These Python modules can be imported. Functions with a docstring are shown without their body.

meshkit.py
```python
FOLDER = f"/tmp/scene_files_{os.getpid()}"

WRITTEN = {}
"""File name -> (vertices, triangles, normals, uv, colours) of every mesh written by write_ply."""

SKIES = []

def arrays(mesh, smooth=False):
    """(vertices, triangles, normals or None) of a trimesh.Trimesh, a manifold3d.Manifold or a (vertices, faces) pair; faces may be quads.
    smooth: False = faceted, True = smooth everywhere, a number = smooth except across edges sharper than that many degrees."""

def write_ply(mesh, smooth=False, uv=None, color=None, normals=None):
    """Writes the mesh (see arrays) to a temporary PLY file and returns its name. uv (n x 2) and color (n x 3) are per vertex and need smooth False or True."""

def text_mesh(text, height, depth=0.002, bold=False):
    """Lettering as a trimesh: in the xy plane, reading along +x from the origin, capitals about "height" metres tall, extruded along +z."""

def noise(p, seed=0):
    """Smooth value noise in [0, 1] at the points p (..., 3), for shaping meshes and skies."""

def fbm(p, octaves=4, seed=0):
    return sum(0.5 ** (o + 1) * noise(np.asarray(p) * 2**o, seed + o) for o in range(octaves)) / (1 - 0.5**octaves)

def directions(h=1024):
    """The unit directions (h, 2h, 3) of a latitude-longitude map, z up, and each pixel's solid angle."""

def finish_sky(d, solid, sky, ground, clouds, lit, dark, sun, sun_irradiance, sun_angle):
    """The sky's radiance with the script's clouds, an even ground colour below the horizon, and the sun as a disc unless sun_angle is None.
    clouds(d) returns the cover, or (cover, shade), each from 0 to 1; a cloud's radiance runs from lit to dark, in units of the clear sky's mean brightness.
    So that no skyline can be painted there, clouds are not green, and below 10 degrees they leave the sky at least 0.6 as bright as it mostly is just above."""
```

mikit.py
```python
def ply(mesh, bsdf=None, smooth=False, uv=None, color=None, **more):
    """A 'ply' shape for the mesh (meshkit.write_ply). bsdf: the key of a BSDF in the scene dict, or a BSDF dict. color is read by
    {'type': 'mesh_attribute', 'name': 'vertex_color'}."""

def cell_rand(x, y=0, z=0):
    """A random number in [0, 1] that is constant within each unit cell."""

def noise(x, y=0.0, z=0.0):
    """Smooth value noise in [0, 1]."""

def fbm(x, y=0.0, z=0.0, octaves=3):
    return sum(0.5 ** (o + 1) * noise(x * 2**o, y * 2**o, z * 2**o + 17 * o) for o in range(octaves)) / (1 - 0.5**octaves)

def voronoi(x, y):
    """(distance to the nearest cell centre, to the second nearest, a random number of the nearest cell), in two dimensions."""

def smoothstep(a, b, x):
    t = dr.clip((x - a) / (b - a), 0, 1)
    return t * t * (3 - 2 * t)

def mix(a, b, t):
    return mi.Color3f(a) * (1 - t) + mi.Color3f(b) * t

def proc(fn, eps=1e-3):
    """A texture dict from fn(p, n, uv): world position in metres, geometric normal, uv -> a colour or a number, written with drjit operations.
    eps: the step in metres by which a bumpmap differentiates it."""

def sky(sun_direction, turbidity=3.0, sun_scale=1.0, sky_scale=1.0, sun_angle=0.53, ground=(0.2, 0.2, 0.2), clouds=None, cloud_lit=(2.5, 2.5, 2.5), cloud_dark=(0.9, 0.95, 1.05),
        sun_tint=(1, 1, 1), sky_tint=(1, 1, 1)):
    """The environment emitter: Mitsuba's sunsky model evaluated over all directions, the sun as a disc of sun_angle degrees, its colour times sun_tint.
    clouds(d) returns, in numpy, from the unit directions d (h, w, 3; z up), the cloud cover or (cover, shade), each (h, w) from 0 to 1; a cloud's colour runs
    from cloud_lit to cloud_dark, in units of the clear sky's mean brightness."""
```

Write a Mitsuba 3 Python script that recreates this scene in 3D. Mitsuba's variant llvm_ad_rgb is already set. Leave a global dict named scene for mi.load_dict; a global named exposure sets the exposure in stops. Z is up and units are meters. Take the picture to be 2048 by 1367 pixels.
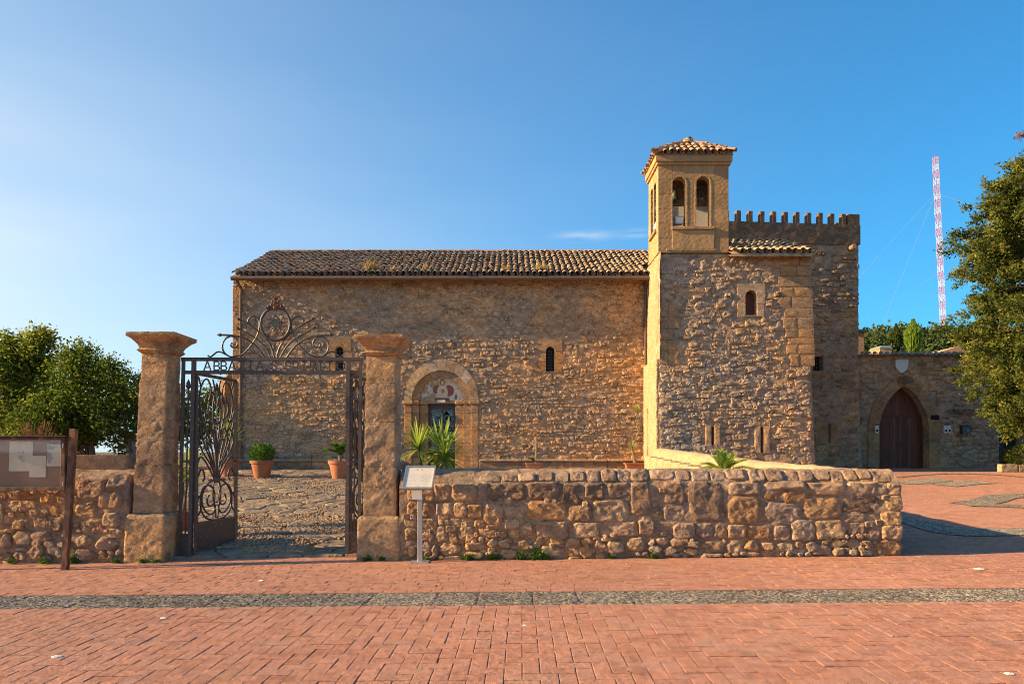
import math, numpy as np, trimesh, drjit as dr, mitsuba as mi, mikit, meshkit
from shapely.geometry import Polygon, box as sbox, Point
from shapely import affinity
T = mi.ScalarTransform4f
scene, labels = {}, {}

# ------------------------------------------------------------------ camera, sky, exposure
CX, HY, F, CH = 1016.0, 904.0, 1365.0, 1.53          # of the 2048 x 1367 photograph
scene['camera'] = {'type': 'perspective', 'fov': 2 * math.degrees(math.atan(1024 / F)), 'fov_axis': 'x',
                   'principal_point_offset_x': -(CX - 1024) / 2048, 'principal_point_offset_y': -(HY - 683.5) / 1367,
                   'near_clip': 0.05, 'far_clip': 6000.0,
                   'to_world': T().look_at(origin=[0, 0, CH], target=[0, 10, CH], up=[0, 0, 1])}
SUN_EL, SUN_A = math.radians(20.3), math.radians(5.5)
SUN = (-math.cos(SUN_EL) * math.cos(SUN_A), -math.cos(SUN_EL) * math.sin(SUN_A), math.sin(SUN_EL))
def wisps(d):
    az, el = np.arctan2(d[..., 0], d[..., 1]), np.arcsin(np.clip(d[..., 2], -1, 1))
    n = meshkit.fbm(np.stack([az * 22 + el * 30, el * 190, az * 0], -1), 4, 7)
    big = meshkit.fbm(np.stack([az * 3.1 + 4.2, el * 16, az * 0 + 2], -1), 3, 9)
    band = np.exp(-((el - 0.3045) / 0.0055) ** 2)
    local = np.exp(-((az - 0.112) / 0.035) ** 2) + 0.6 * np.exp(-((az - 0.187) / 0.022) ** 2)
    ang = np.degrees(np.arccos(np.clip(d @ np.asarray(SUN), -1, 1)))                  # thin high haze, thicker towards the sun and the horizon
    veil = 1.6 * np.clip((118 - ang) / 80, 0, 1) ** 1.7 * np.exp(-(np.degrees(np.maximum(el, 0)) / 25) ** 1.4) * (0.85 + 0.3 * (big - 0.5))
    streak = np.clip((n - 0.36) * 4.0, 0, 1) * np.clip(np.clip((big - 0.80) * 4, 0, 1) + 1.2 * local, 0, 1) * band * 0.30
    return 1 - (1 - np.clip(veil, 0, 1)) * (1 - streak)
scene['sky'] = mikit.sky(SUN, turbidity=3.0, clouds=wisps, cloud_lit=(2.65, 2.6, 2.5), sun_tint=(1.78, 1.63, 1.45), sky_scale=1.06, sky_tint=(0.30, 0.96, 1.36))
exposure = 2.47

# ------------------------------------------------------------------ helpers
rng = np.random.default_rng(7)
def num(base):
    if base not in scene and base not in used: used.add(base); return base
    k = 1
    k = counter.get(base, 0) + 1
    while f'{base}_{k:03d}' in used: k += 1
    counter[base] = k; used.add(f'{base}_{k:03d}')
    return f'{base}_{k:03d}'
used, counter = set(), {}
def label(key, text=None, cat=None, group=None, kind=None):
    d = labels.setdefault(key, {})
    for k, v in (('label', text), ('category', cat), ('group', group), ('kind', kind)):
        if v: d[k] = v
    return key
def put(base, mesh, mat, smooth=False, seed=None, typ=0.5, uv=None):
    """ONE entry of the scene; base is parent + '__' + name; seed/typ are constant over the piece and pick its tone."""
    key = num(base)
    v, f = (np.asarray(mesh.vertices, float), np.asarray(mesh.faces)) if hasattr(mesh, 'vertices') else (np.asarray(mesh[0], float), np.asarray(mesh[1]))
    if uv is None:
        s = rng.random() if seed is None else seed
        uv = np.tile([s, typ], (len(v), 1))
    if smooth is not False and smooth is not True:
        n0 = len(v)
        m = trimesh.graph.smooth_shade(trimesh.Trimesh(v, f, process=False), angle=math.radians(smooth), facet_minarea=None)
        v, f = np.array(m.vertices), np.array(m.faces)
        uv = np.tile(uv[0], (len(v), 1)); smooth = True
    scene[key] = mikit.ply((v, f), mat, smooth=smooth, uv=uv)
    return key
def thing(base, text, cat, group=None, kind=None):
    key = num(base)
    return label(key, text, cat, group, kind)
def join(parts):
    """[(v, f)] or [(v, f, uv)] -> one mesh"""
    vs, fs, us, at = [], [], [], 0
    for p in parts:
        if hasattr(p, 'vertices'): p = (np.asarray(p.vertices), np.asarray(p.faces))
        f = np.asarray(p[1])
        if f.shape[1] == 4: f = np.vstack([f[:, [0, 1, 2]], f[:, [0, 2, 3]]])
        vs.append(np.asarray(p[0], float)); fs.append(f + at); at += len(p[0])
        us.append(p[2] if len(p) > 2 else np.tile([rng.random(), 0.5], (len(p[0]), 1)))
    return np.vstack(vs), np.vstack(fs), np.vstack(us)
def put_stuff(base, parts, mat, smooth=False):
    v, f, u = join(parts)
    k = put(base, (v, f), mat, smooth, uv=u)
    label(k, kind='stuff')
    return k
def bx(x0, x1, y0, y1, z0, z1, bevel=0.0):
    if bevel <= 0:
        m = trimesh.creation.box(extents=[x1 - x0, y1 - y0, z1 - z0]); m.apply_translation([(x0 + x1) / 2, (y0 + y1) / 2, (z0 + z1) / 2])
        return np.array(m.vertices), np.array(m.faces)
    b = bevel
    pts = []
    for a in range(3):
        for sx in (0, 1):
            for sy in (0, 1):
                for sz in (0, 1):
                    p = [[x0, x1][sx], [y0, y1][sy], [z0, z1][sz]]
                    for k, s in enumerate((sx, sy, sz)):
                        if k != a: p[k] += b * (1 - 2 * s)
                    pts.append(p)
    h = trimesh.convex.convex_hull(np.array(pts))
    return np.array(h.vertices), np.array(h.faces)
def tube(pts, r, n=6, closed=False):
    p = np.asarray(pts, float); m = len(p)
    r = np.broadcast_to(np.asarray(r, float), (m,))
    t = np.gradient(p, axis=0) if not closed else np.roll(p, -1, 0) - np.roll(p, 1, 0)
    t /= np.linalg.norm(t, axis=1, keepdims=True) + 1e-12
    ref = np.array([0, 0, 1.0]) if abs(t[:, 2]).mean() < 0.8 else np.array([0, 1.0, 0])
    a = np.cross(t, ref); bad = np.linalg.norm(a, axis=1) < 1e-3
    a[bad] = np.cross(t[bad], [1.0, 0.1, 0]); a /= np.linalg.norm(a, axis=1, keepdims=True)
    for i in range(1, m):
        if a[i] @ a[i - 1] < 0: a[i] = -a[i]
    b = np.cross(t, a)
    th = np.arange(n) * 2 * np.pi / n
    v = (p[:, None] + r[:, None, None] * (np.cos(th)[None, :, None] * a[:, None] + np.sin(th)[None, :, None] * b[:, None])).reshape(-1, 3)
    i, j = np.meshgrid(np.arange(m if closed else m - 1), np.arange(n), indexing='ij')
    i2, j2 = (i + 1) % m, (j + 1) % n
    q = np.stack([i * n + j, i * n + j2, i2 * n + j2, i2 * n + j], -1).reshape(-1, 4)
    f = np.vstack([q[:, [0, 1, 2]], q[:, [0, 2, 3]]])
    if not closed:
        v = np.vstack([v, p[:1], p[-1:]]); c0, c1 = m * n, m * n + 1
        k = np.arange(n); k2 = (k + 1) % n
        f = np.vstack([f, np.stack([np.full(n, c0), k2, k], 1), np.stack([np.full(n, c1), (m - 1) * n + k, (m - 1) * n + k2], 1)])
    return v, f[:, ::-1]
def bar(p0, p1, w, d=None, up=(0, 0, 1)):
    """a square bar from p0 to p1, w by d"""
    d = d or w
    p0, p1 = np.asarray(p0, float), np.asarray(p1, float)
    L = np.linalg.norm(p1 - p0); t = (p1 - p0) / L
    a = np.cross(t, up)
    if np.linalg.norm(a) < 1e-3: a = np.cross(t, [0, 1, 0])
    a /= np.linalg.norm(a); b = np.cross(t, a)
    v, f = bx(0, L, -w / 2, w / 2, -d / 2, d / 2)
    return p0 + v[:, :1] * t + v[:, 1:2] * a + v[:, 2:] * b, f if np.linalg.det(np.stack([t, a, b])) > 0 else f[:, ::-1]
def spline(pts, n=40, closed=False):
    from scipy.interpolate import CubicSpline
    p = np.asarray(pts, float)
    if closed: p = np.vstack([p, p[:1]])
    s = np.concatenate([[0], np.cumsum(np.linalg.norm(np.diff(p, axis=0), axis=1) ** 0.7)])
    c = CubicSpline(s, p, bc_type='periodic' if closed else 'natural')
    q = c(np.linspace(0, s[-1], n + closed))
    return q[:-1] if closed else q
def lathe(profile, n=16, at=(0, 0, 0)):
    pr = np.asarray(profile, float); m = len(pr)
    th = np.arange(n) * 2 * np.pi / n
    v = np.stack([pr[:, None, 0] * np.cos(th), pr[:, None, 0] * np.sin(th), np.repeat(pr[:, 1:2], n, 1)], -1).reshape(-1, 3) + np.asarray(at)
    i, j = np.meshgrid(np.arange(m - 1), np.arange(n), indexing='ij'); j2 = (j + 1) % n
    q = np.stack([i * n + j, i * n + j2, (i + 1) * n + j2, (i + 1) * n + j], -1).reshape(-1, 4)
    return v, np.vstack([q[:, [0, 1, 2]], q[:, [0, 2, 3]]])
def sqlathe(profile, at=(0, 0), lean=(0, 0), k=8, amp=0.012, freq=5.0, seed=0, rnd=0.022, cap=True, ry=1.0):
    """a square shaft: profile of (half width, z), k points a side, rounded corners, rough surface"""
    ring = []
    for s in range(4):
        for t in np.arange(k) / k * 2 - 1:
            p = np.array([t, -1.0]); a = s * np.pi / 2
            ring.append([p[0] * math.cos(a) - p[1] * math.sin(a), p[0] * math.sin(a) + p[1] * math.cos(a)])
    ring = np.array(ring); pw = 1 / rnd
    ring = ring / (np.abs(ring) ** pw).sum(1, keepdims=True) ** (1 / pw)
    pr = np.asarray(profile, float); z0, z1 = pr[:, 1].min(), pr[:, 1].max()
    n = len(ring); m = len(pr)
    v = np.zeros((m, n, 3)); v[..., :2] = ring[None] * pr[:, None, :1] * [1, ry]; v[..., 2] = pr[:, None, 1]
    d = (meshkit.fbm(np.concatenate([v[..., :2] + at, v[..., 2:]], -1) * freq, 4, seed) - 0.5) * 2 * amp
    nn = ring / np.linalg.norm(ring, axis=1, keepdims=True)
    v[..., :2] += nn[None] * d[..., None]
    v[..., 0] += at[0] + lean[0] * v[..., 2]; v[..., 1] += at[1] + lean[1] * v[..., 2]
    v = v.reshape(-1, 3)
    i, j = np.meshgrid(np.arange(m - 1), np.arange(n), indexing='ij'); j2 = (j + 1) % n
    q = np.stack([i * n + j, i * n + j2, (i + 1) * n + j2, (i + 1) * n + j], -1).reshape(-1, 4)
    f = np.vstack([q[:, [0, 1, 2]], q[:, [0, 2, 3]]])
    if cap:
        top = v[-n:].mean(0) + [0, 0, 0.004]; bot = v[:n].mean(0)
        v = np.vstack([v, top, bot]); kk = np.arange(n); k2 = (kk + 1) % n
        f = np.vstack([f, np.stack([np.full(n, m * n), (m - 1) * n + kk, (m - 1) * n + k2], 1), np.stack([np.full(n, m * n + 1), k2, kk], 1)])
    return v, f
def dense(profile, step=0.05):
    out = [profile[0]]
    for a, b in zip(profile[:-1], profile[1:]):
        n = max(1, int(math.hypot(b[0] - a[0], b[1] - a[1]) / step))
        out += [(a[0] + (b[0] - a[0]) * i / n, a[1] + (b[1] - a[1]) * i / n) for i in range(1, n + 1)]
    return out
def extr(poly, depth):
    m = [trimesh.creation.extrude_polygon(g, depth, engine='earcut') for g in getattr(poly, 'geoms', [poly]) if g.area > 1e-7]
    m = trimesh.util.concatenate(m)
    return np.array(m.vertices), np.array(m.faces)
class Frame:
    """A wall plane: s along eu, t along ev, h outwards along en = eu x ev"""
    def __init__(self, o, eu, ev=(0, 0, 1)):
        self.o, self.eu, self.ev = np.asarray(o, float), np.asarray(eu, float), np.asarray(ev, float)
        self.eu = self.eu / np.linalg.norm(self.eu); self.ev = self.ev / np.linalg.norm(self.ev); self.en = np.cross(self.eu, self.ev)
    def __call__(self, v):
        v = np.asarray(v, float)
        return self.o + v[:, :1] * self.eu + v[:, 1:2] * self.ev + v[:, 2:3] * self.en
def facing(y, rot=0.0, x=0.0):
    """a wall that faces the camera, its s = world X (rot: right end away, radians)"""
    return Frame((x, y, 0), (math.cos(rot), math.sin(rot), 0))

# ground height
ROT = math.radians(1.2); RC, RS = math.cos(ROT), math.sin(ROT)
EU, EV = np.array([RC, -RS, 0]), np.array([RS, RC, 0])     # along the near wall, and away from it
VW = 9.8                                                   # the near wall's front
def g(x, y):
    x, y = np.asarray(x, float), np.asarray(y, float)
    u, v = x * RC - y * RS, x * RS + y * RC
    fade = 1 - np.clip((v - 10) / 8, 0, 1)
    t = np.clip((v - 9.9) / 12.1, 0, 1)
    t = t + 0.06 * np.sin(np.pi * t) * 0
    return 0.012 * np.clip(u, -9, 12) * fade + 0.90 * t
def guv(u, v): return g(u * RC + v * RS, -u * RS + v * RC)
def uv3(u, v, z=0.0):
    p = np.multiply.outer(np.asarray(u, float), EU) + np.multiply.outer(np.asarray(v, float), EV); p[..., 2] = z; return p
def at(px, py, Y):
    """the point at depth Y seen at a pixel of the photograph"""
    return np.array([(px - CX) / F * Y, Y, CH - (py - HY) / F * Y])
def on_ground(px, py):
    Y = 12.0
    for _ in range(60): Y = 0.5 * Y + 0.5 * F * (CH - float(g((px - CX) / F * Y, Y))) / (py - HY)
    return np.array([(px - CX) / F * Y, Y, float(g((px - CX) / F * Y, Y))])

# ------------------------------------------------------------------ materials
fbm, noise, vor, sst, mix, crand = mikit.fbm, mikit.noise, mikit.voronoi, mikit.smoothstep, mikit.mix, mikit.cell_rand
C3 = mi.Color3f
def pal(s, *cols):
    out = C3(cols[0]); n = len(cols) - 1
    for i in range(n): out = mix(out, cols[i + 1], sst(i / n, (i + 1) / n, s)) if i == 0 else out + (C3(cols[i + 1]) - C3(cols[i])) * sst(i / n, (i + 1) / n, s)
    return out
def stone_col(p, n, uv):
    s, t = uv.x, uv.y
    a = fbm(p.x * 7, p.y * 7, p.z * 7, 3); b = fbm(p.x * 31 + 9, p.y * 31, p.z * 31, 2); big = fbm(p.x * 0.9 + 3, p.y * 0.9, p.z * 0.9, 3)
    rub = pal(s, (.24, .18, .12), (.33, .24, .15), (.41, .30, .185), (.39, .315, .22), (.47, .40, .31))      # 0.1 rubble
    amb = pal(s, (.36, .235, .125), (.44, .30, .165), (.41, .305, .195), (.47, .345, .21))                        # 0.3 warm ashlar
    mor = pal(s, (.34, .265, .185), (.40, .32, .23))                                                         # 0.5 mortar
    gre = pal(s, (.21, .16, .115), (.33, .25, .18), (.43, .345, .26))                                         # 0.7 greyish
    red = pal(s, (.37, .275, .17), (.45, .335, .205), (.44, .345, .23))                                         # 0.9 reddish pillar stone
    c = dr.select(t < 0.2, rub, dr.select(t < 0.4, amb, dr.select(t < 0.6, mor, dr.select(t < 0.8, gre, red))))
    pale = ((t > 0.12) & (t < 0.2)) | ((t > 0.5) & (t < 0.6))                                                # the lime-bedded walls of the church and towers
    c = c * dr.select(pale, C3(1.26, 1.30, 1.36), C3(1))
    c = c * (0.55 + 0.9 * a) * (0.60 + 0.80 * b)
    warm = sst(0.42, 0.66, big)
    c = c * mix((0.86, 0.87, 0.90), (1.13, 1.02, 0.86), warm)
    lich = sst(0.60, 0.72, fbm(p.x * 2.3 + 40, p.y * 2.3, p.z * 2.3, 4)) * (1 - 0.7 * sst(0.2, 0.6, dr.abs(t - 0.7)))
    c = mix(c, C3(.12, .10, .075) * (0.6 + 0.8 * b), 0.5 * lich)
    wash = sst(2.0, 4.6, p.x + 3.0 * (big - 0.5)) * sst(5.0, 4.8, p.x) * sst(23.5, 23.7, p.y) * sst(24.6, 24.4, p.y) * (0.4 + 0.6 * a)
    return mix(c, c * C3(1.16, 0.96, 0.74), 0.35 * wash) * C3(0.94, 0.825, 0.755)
def stone_h(p, n, uv): return fbm(p.x * 22, p.y * 22, p.z * 22, 4) * 0.75 + 0.25 * noise(p.x * 110, p.y * 110, p.z * 110) - 0.35 * sst(0.60, 0.74, noise(p.x * 46, p.y * 46, p.z * 46))
def bsdf(name, col, rough=0.85, bump=None, scale=0.01, eps=2e-3, two=True, spec=0.25, **more):
    d = {'type': 'principled', 'base_color': mikit.proc(col) if callable(col) else {'type': 'rgb', 'value': list(col)}, 'roughness': rough, 'specular': spec, **more}
    if bump: d = {'type': 'bumpmap', 'height': mikit.proc(bump, eps=eps), 'scale': scale, 'bsdf': d}
    scene[name] = {'type': 'twosided', 'bsdf': d} if two else d
    return name
STONE = bsdf('m_stone', stone_col, 0.92, stone_h, 0.034)
def plaster_col(p, n, uv):
    a = fbm(p.x * 5, p.y * 5, p.z * 5, 4); st = fbm(p.x * 9, p.y * 9, p.z * 1.1, 3)
    c = mix((.33, .195, .088), (.41, .260, .128), a) * (0.86 + 0.2 * fbm(p.x * 60, p.y * 60, p.z * 60, 2))
    return mix(c, (.26, .185, .10), 0.75 * sst(0.46, 0.72, st)) * (0.85 + 0.3 * uv.x)
PLASTER = bsdf('m_plaster', plaster_col, 0.9, lambda p, n, uv: fbm(p.x * 14, p.y * 14, p.z * 14, 3), 0.010)
def tile_col(p, n, uv):
    s = uv.x; a = fbm(p.x * 11, p.y * 11, p.z * 11, 3); b = fbm(p.x * 50, p.y * 50, p.z * 50, 2)
    c = pal(s, (.24, .18, .125), (.31, .23, .15), (.38, .275, .17), (.38, .21, .12), (.42, .33, .22))
    c = mix(c, (.42, .19, .10), uv.y * (0.35 + 0.5 * crand(dr.floor(s * 997))))
    c = c * (0.6 + 0.8 * a)
    return mix(c, C3(.12, .105, .08), 0.45 * (1 - 0.8 * uv.y) * sst(0.5, 0.68, fbm(p.x * 6 + 7, p.y * 6, p.z * 6, 3))) * (0.8 + 0.4 * b)
TILE = bsdf('m_tile', tile_col, 0.85)
def brick_tone(s, p):
    a = fbm(p.x * 13, p.y * 13, 0.0, 3); b = fbm(p.x * 70, p.y * 70, 3.0, 2); big = fbm(p.x * 0.5, p.y * 0.5, 5.0, 3)
    c = pal(s, (.295, .138, .086), (.325, .155, .098), (.35, .172, .110), (.335, .168, .116), (.315, .165, .120))
    c = c * (0.76 + 0.47 * a) * (0.86 + 0.28 * b) * (0.85 + 0.3 * big)
    for qx, qy, r0 in ((-0.45, 5.3, 0.42), (0.55, 5.5, 0.35), (1.6, 5.0, 0.5)):      # curved scuff marks of turning wheels
        dx, dy = p.x - qx, (p.y - qy); r = dr.sqrt(dx * dx + dy * dy); st = dr.abs(r * 18 - dr.floor(r * 18) - 0.5)
        c = mix(c, (.50, .33, .24), 0.22 * sst(0.33, 0.48, st) * sst(r0, r0 * 0.75, r) * sst(0.1, 0.2, r) * sst(0.0, 0.25, dy + 0.5 * dx))
    c = mix(c, (.33, .22, .16), 0.35 * sst(0.55, 0.80, fbm(p.x * 3.1, p.y * 3.9, 1.0, 5)))
    return c * (1 - 0.18 * sst(0.60, 0.78, fbm(p.x * 5.3 + 11, p.y * 5.3, 2.0, 4)))
BRICK = bsdf('m_brick', lambda p, n, uv: brick_tone(uv.x, p), 0.72, lambda p, n, uv: fbm(p.x * 30, p.y * 30, 0.0, 3), 0.006, spec=0.3)
def uvw(p): return p.x * RC - p.y * RS, p.x * RS + p.y * RC
def bond(p):
    u, v = uvw(p); r = dr.floor(v / 0.125); uu = u / 0.25 + 0.5 * (r - 2 * dr.floor(r / 2)) + 0.3 * crand(r, 3)
    c = dr.floor(uu); e = dr.minimum(dr.minimum(uu - c, 1 - uu + c) * 0.25, dr.minimum(v / 0.125 - r, 1 - v / 0.125 + r) * 0.125)
    return crand(c, r, 1), sst(0.002, 0.009, e)
def pave_col(p, n, uv):
    s, e = bond(p); return mix((.16, .10, .075), brick_tone(s, p), e)
PAVE = bsdf('m_pave', pave_col, 0.75, lambda p, n, uv: bond(p)[1] * (0.7 + 0.3 * bond(p)[0]) + 0.25 * fbm(p.x * 30, p.y * 30, 0.0, 2), 0.006, eps=3e-3)
def lava_col(p, n, uv):
    a = fbm(p.x * 55, p.y * 55, 0.0, 3); b = fbm(p.x * 6, p.y * 6, 2.0, 3)
    c = mix((.075, .068, .058), (.29, .25, .195), sst(0.42, 0.62, a)) * (0.8 + 0.4 * uv.x)
    return c * (0.75 + 0.5 * b)
LAVA = bsdf('m_lava', lava_col, 0.8, lambda p, n, uv: fbm(p.x * 48, p.y * 48, 0.0, 3), 0.022)
def slab_col(p, n, uv):
    a = fbm(p.x * 8, p.y * 8, 0.0, 3); b = fbm(p.x * 45, p.y * 45, 0.0, 2)
    return pal(uv.x, (.15, .125, .10), (.22, .17, .12), (.26, .19, .12), (.20, .165, .13)) * (0.6 + 0.7 * a) * (0.8 + 0.4 * b)
SLAB = bsdf('m_slab', slab_col, 0.8, lambda p, n, uv: fbm(p.x * 18, p.y * 18, 0.0, 3), 0.02)
def iron_col(p, n, uv):
    a = fbm(p.x * 25, p.y * 25, p.z * 25, 3)
    return mix((.050, .044, .042), (.12, .075, .055), sst(0.52, 0.8, a)) * (0.8 + 0.4 * uv.x)
IRON = bsdf('m_iron', iron_col, 0.5, lambda p, n, uv: fbm(p.x * 80, p.y * 80, p.z * 80, 2), 0.003, spec=0.5)
RUST = bsdf('m_rust', lambda p, n, uv: mix((.085, .045, .032), (.22, .105, .055), sst(0.4, 0.7, fbm(p.x * 16, p.y * 16, p.z * 7, 3))), 0.6, lambda p, n, uv: fbm(p.x * 60, p.y * 60, p.z * 60, 2), 0.002)
STEEL = bsdf('m_steel', lambda p, n, uv: C3(.42, .41, .40) * (0.8 + 0.4 * fbm(p.x * 30, p.y * 30, p.z * 4, 2)), 0.42, metallic=0.6)
DARK = bsdf('m_dark', (.012, .011, .010), 0.9)
BROWNPIPE = bsdf('m_pipe', lambda p, n, uv: mix((.10, .06, .042), (.20, .13, .095), fbm(p.x * 20, p.y * 20, p.z * 3, 3)), 0.5)
BRONZE = bsdf('m_bronze', lambda p, n, uv: mix((.05, .05, .042), (.10, .12, .10), fbm(p.x * 20, p.y * 20, p.z * 20, 3)), 0.45, metallic=0.5)
def wood_col(p, n, uv):
    gr = fbm(p.x * 45, p.y * 45, p.z * 2.2, 3)
    return mix((.085, .030, .020), (.19, .068, .040), gr) * (0.75 + 0.5 * uv.x)
WOOD = bsdf('m_wood', wood_col, 0.55, lambda p, n, uv: fbm(p.x * 60, p.y * 60, p.z * 3, 2), 0.004)
TERRA = bsdf('m_terracotta', lambda p, n, uv: mix((.30, .105, .055), (.40, .165, .09), fbm(p.x * 9, p.y * 9, p.z * 9, 4)) * (0.85 + 0.3 * uv.x), 0.8, lambda p, n, uv: fbm(p.x * 40, p.y * 40, p.z * 40, 2), 0.003)
WHITE = bsdf('m_white', lambda p, n, uv: C3(.66, .63, .58) * (0.8 + 0.3 * fbm(p.x * 9, p.y * 9, p.z * 5, 3)), 0.7)
LIME = bsdf('m_limewash', lambda p, n, uv: mix((.27, .20, .115), (.40, .305, .19), fbm(p.x * 3, p.y * 3, p.z * 3, 4)) * (0.55 + 0.9 * fbm(p.x * 22, p.y * 22, p.z * 22, 3)), 0.9, lambda p, n, uv: fbm(p.x * 12, p.y * 12, p.z * 12, 4), 0.05)
BARK = bsdf('m_bark', lambda p, n, uv: mix((.10, .075, .055), (.27, .21, .15), fbm(p.x * 25, p.y * 25, p.z * 9, 3)), 0.9, lambda p, n, uv: fbm(p.x * 30, p.y * 30, p.z * 9, 3), 0.02)
SOIL = bsdf('m_soil', (.06, .045, .03), 0.95)
EARTH = bsdf('m_earth', lambda p, n, uv: mix((.16, .125, .075), (.11, .115, .05), fbm(p.x * 0.6, p.y * 0.6, 0.0, 4)) * (0.7 + 0.6 * fbm(p.x * 7, p.y * 7, 0.0, 3)), 0.95)
MASTM = bsdf('m_mast', lambda p, n, uv: mix((.62, .60, .64), (.56, .28, .34), uv.x), 0.5)
WIRE = bsdf('m_wire', (.30, .33, .36), 0.5)
GLASS = scene.setdefault('m_glass', {'type': 'thindielectric', 'int_ior': 1.5}) and 'm_glass'
def leaf(name, a, b, trans=0.6, rough=0.5, c=None):
    def col(p, n, uv): return (pal(uv.x, a, b) if c is None else pal(uv.x, a, b, c)) * (0.75 + 0.5 * fbm(p.x * 3, p.y * 3, p.z * 3, 2))
    scene[name] = {'type': 'principledthin', 'base_color': mikit.proc(col), 'roughness': rough, 'diff_trans': trans, 'spec_trans': 0.0, 'eta': 1.3}
    return name
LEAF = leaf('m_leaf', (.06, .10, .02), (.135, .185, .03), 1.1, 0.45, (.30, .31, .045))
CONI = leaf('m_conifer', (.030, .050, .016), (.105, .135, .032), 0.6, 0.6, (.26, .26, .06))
HILL = leaf('m_hill_leaf', (.045, .07, .024), (.085, .115, .038), 0.5, 0.6, (.15, .17, .06))
YUCCA = leaf('m_yucca', (.16, .26, .035), (.30, .41, .06), 1.0, 0.35, (.46, .52, .12))
HERB = leaf('m_herb', (.05, .12, .02), (.12, .21, .04), 0.7, 0.5)
DRY = leaf('m_dry', (.22, .11, .05), (.36, .20, .10), 0.5, 0.8)
STRAW = leaf('m_straw', (.40, .29, .12), (.50, .40, .20), 0.6, 0.8)

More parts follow.
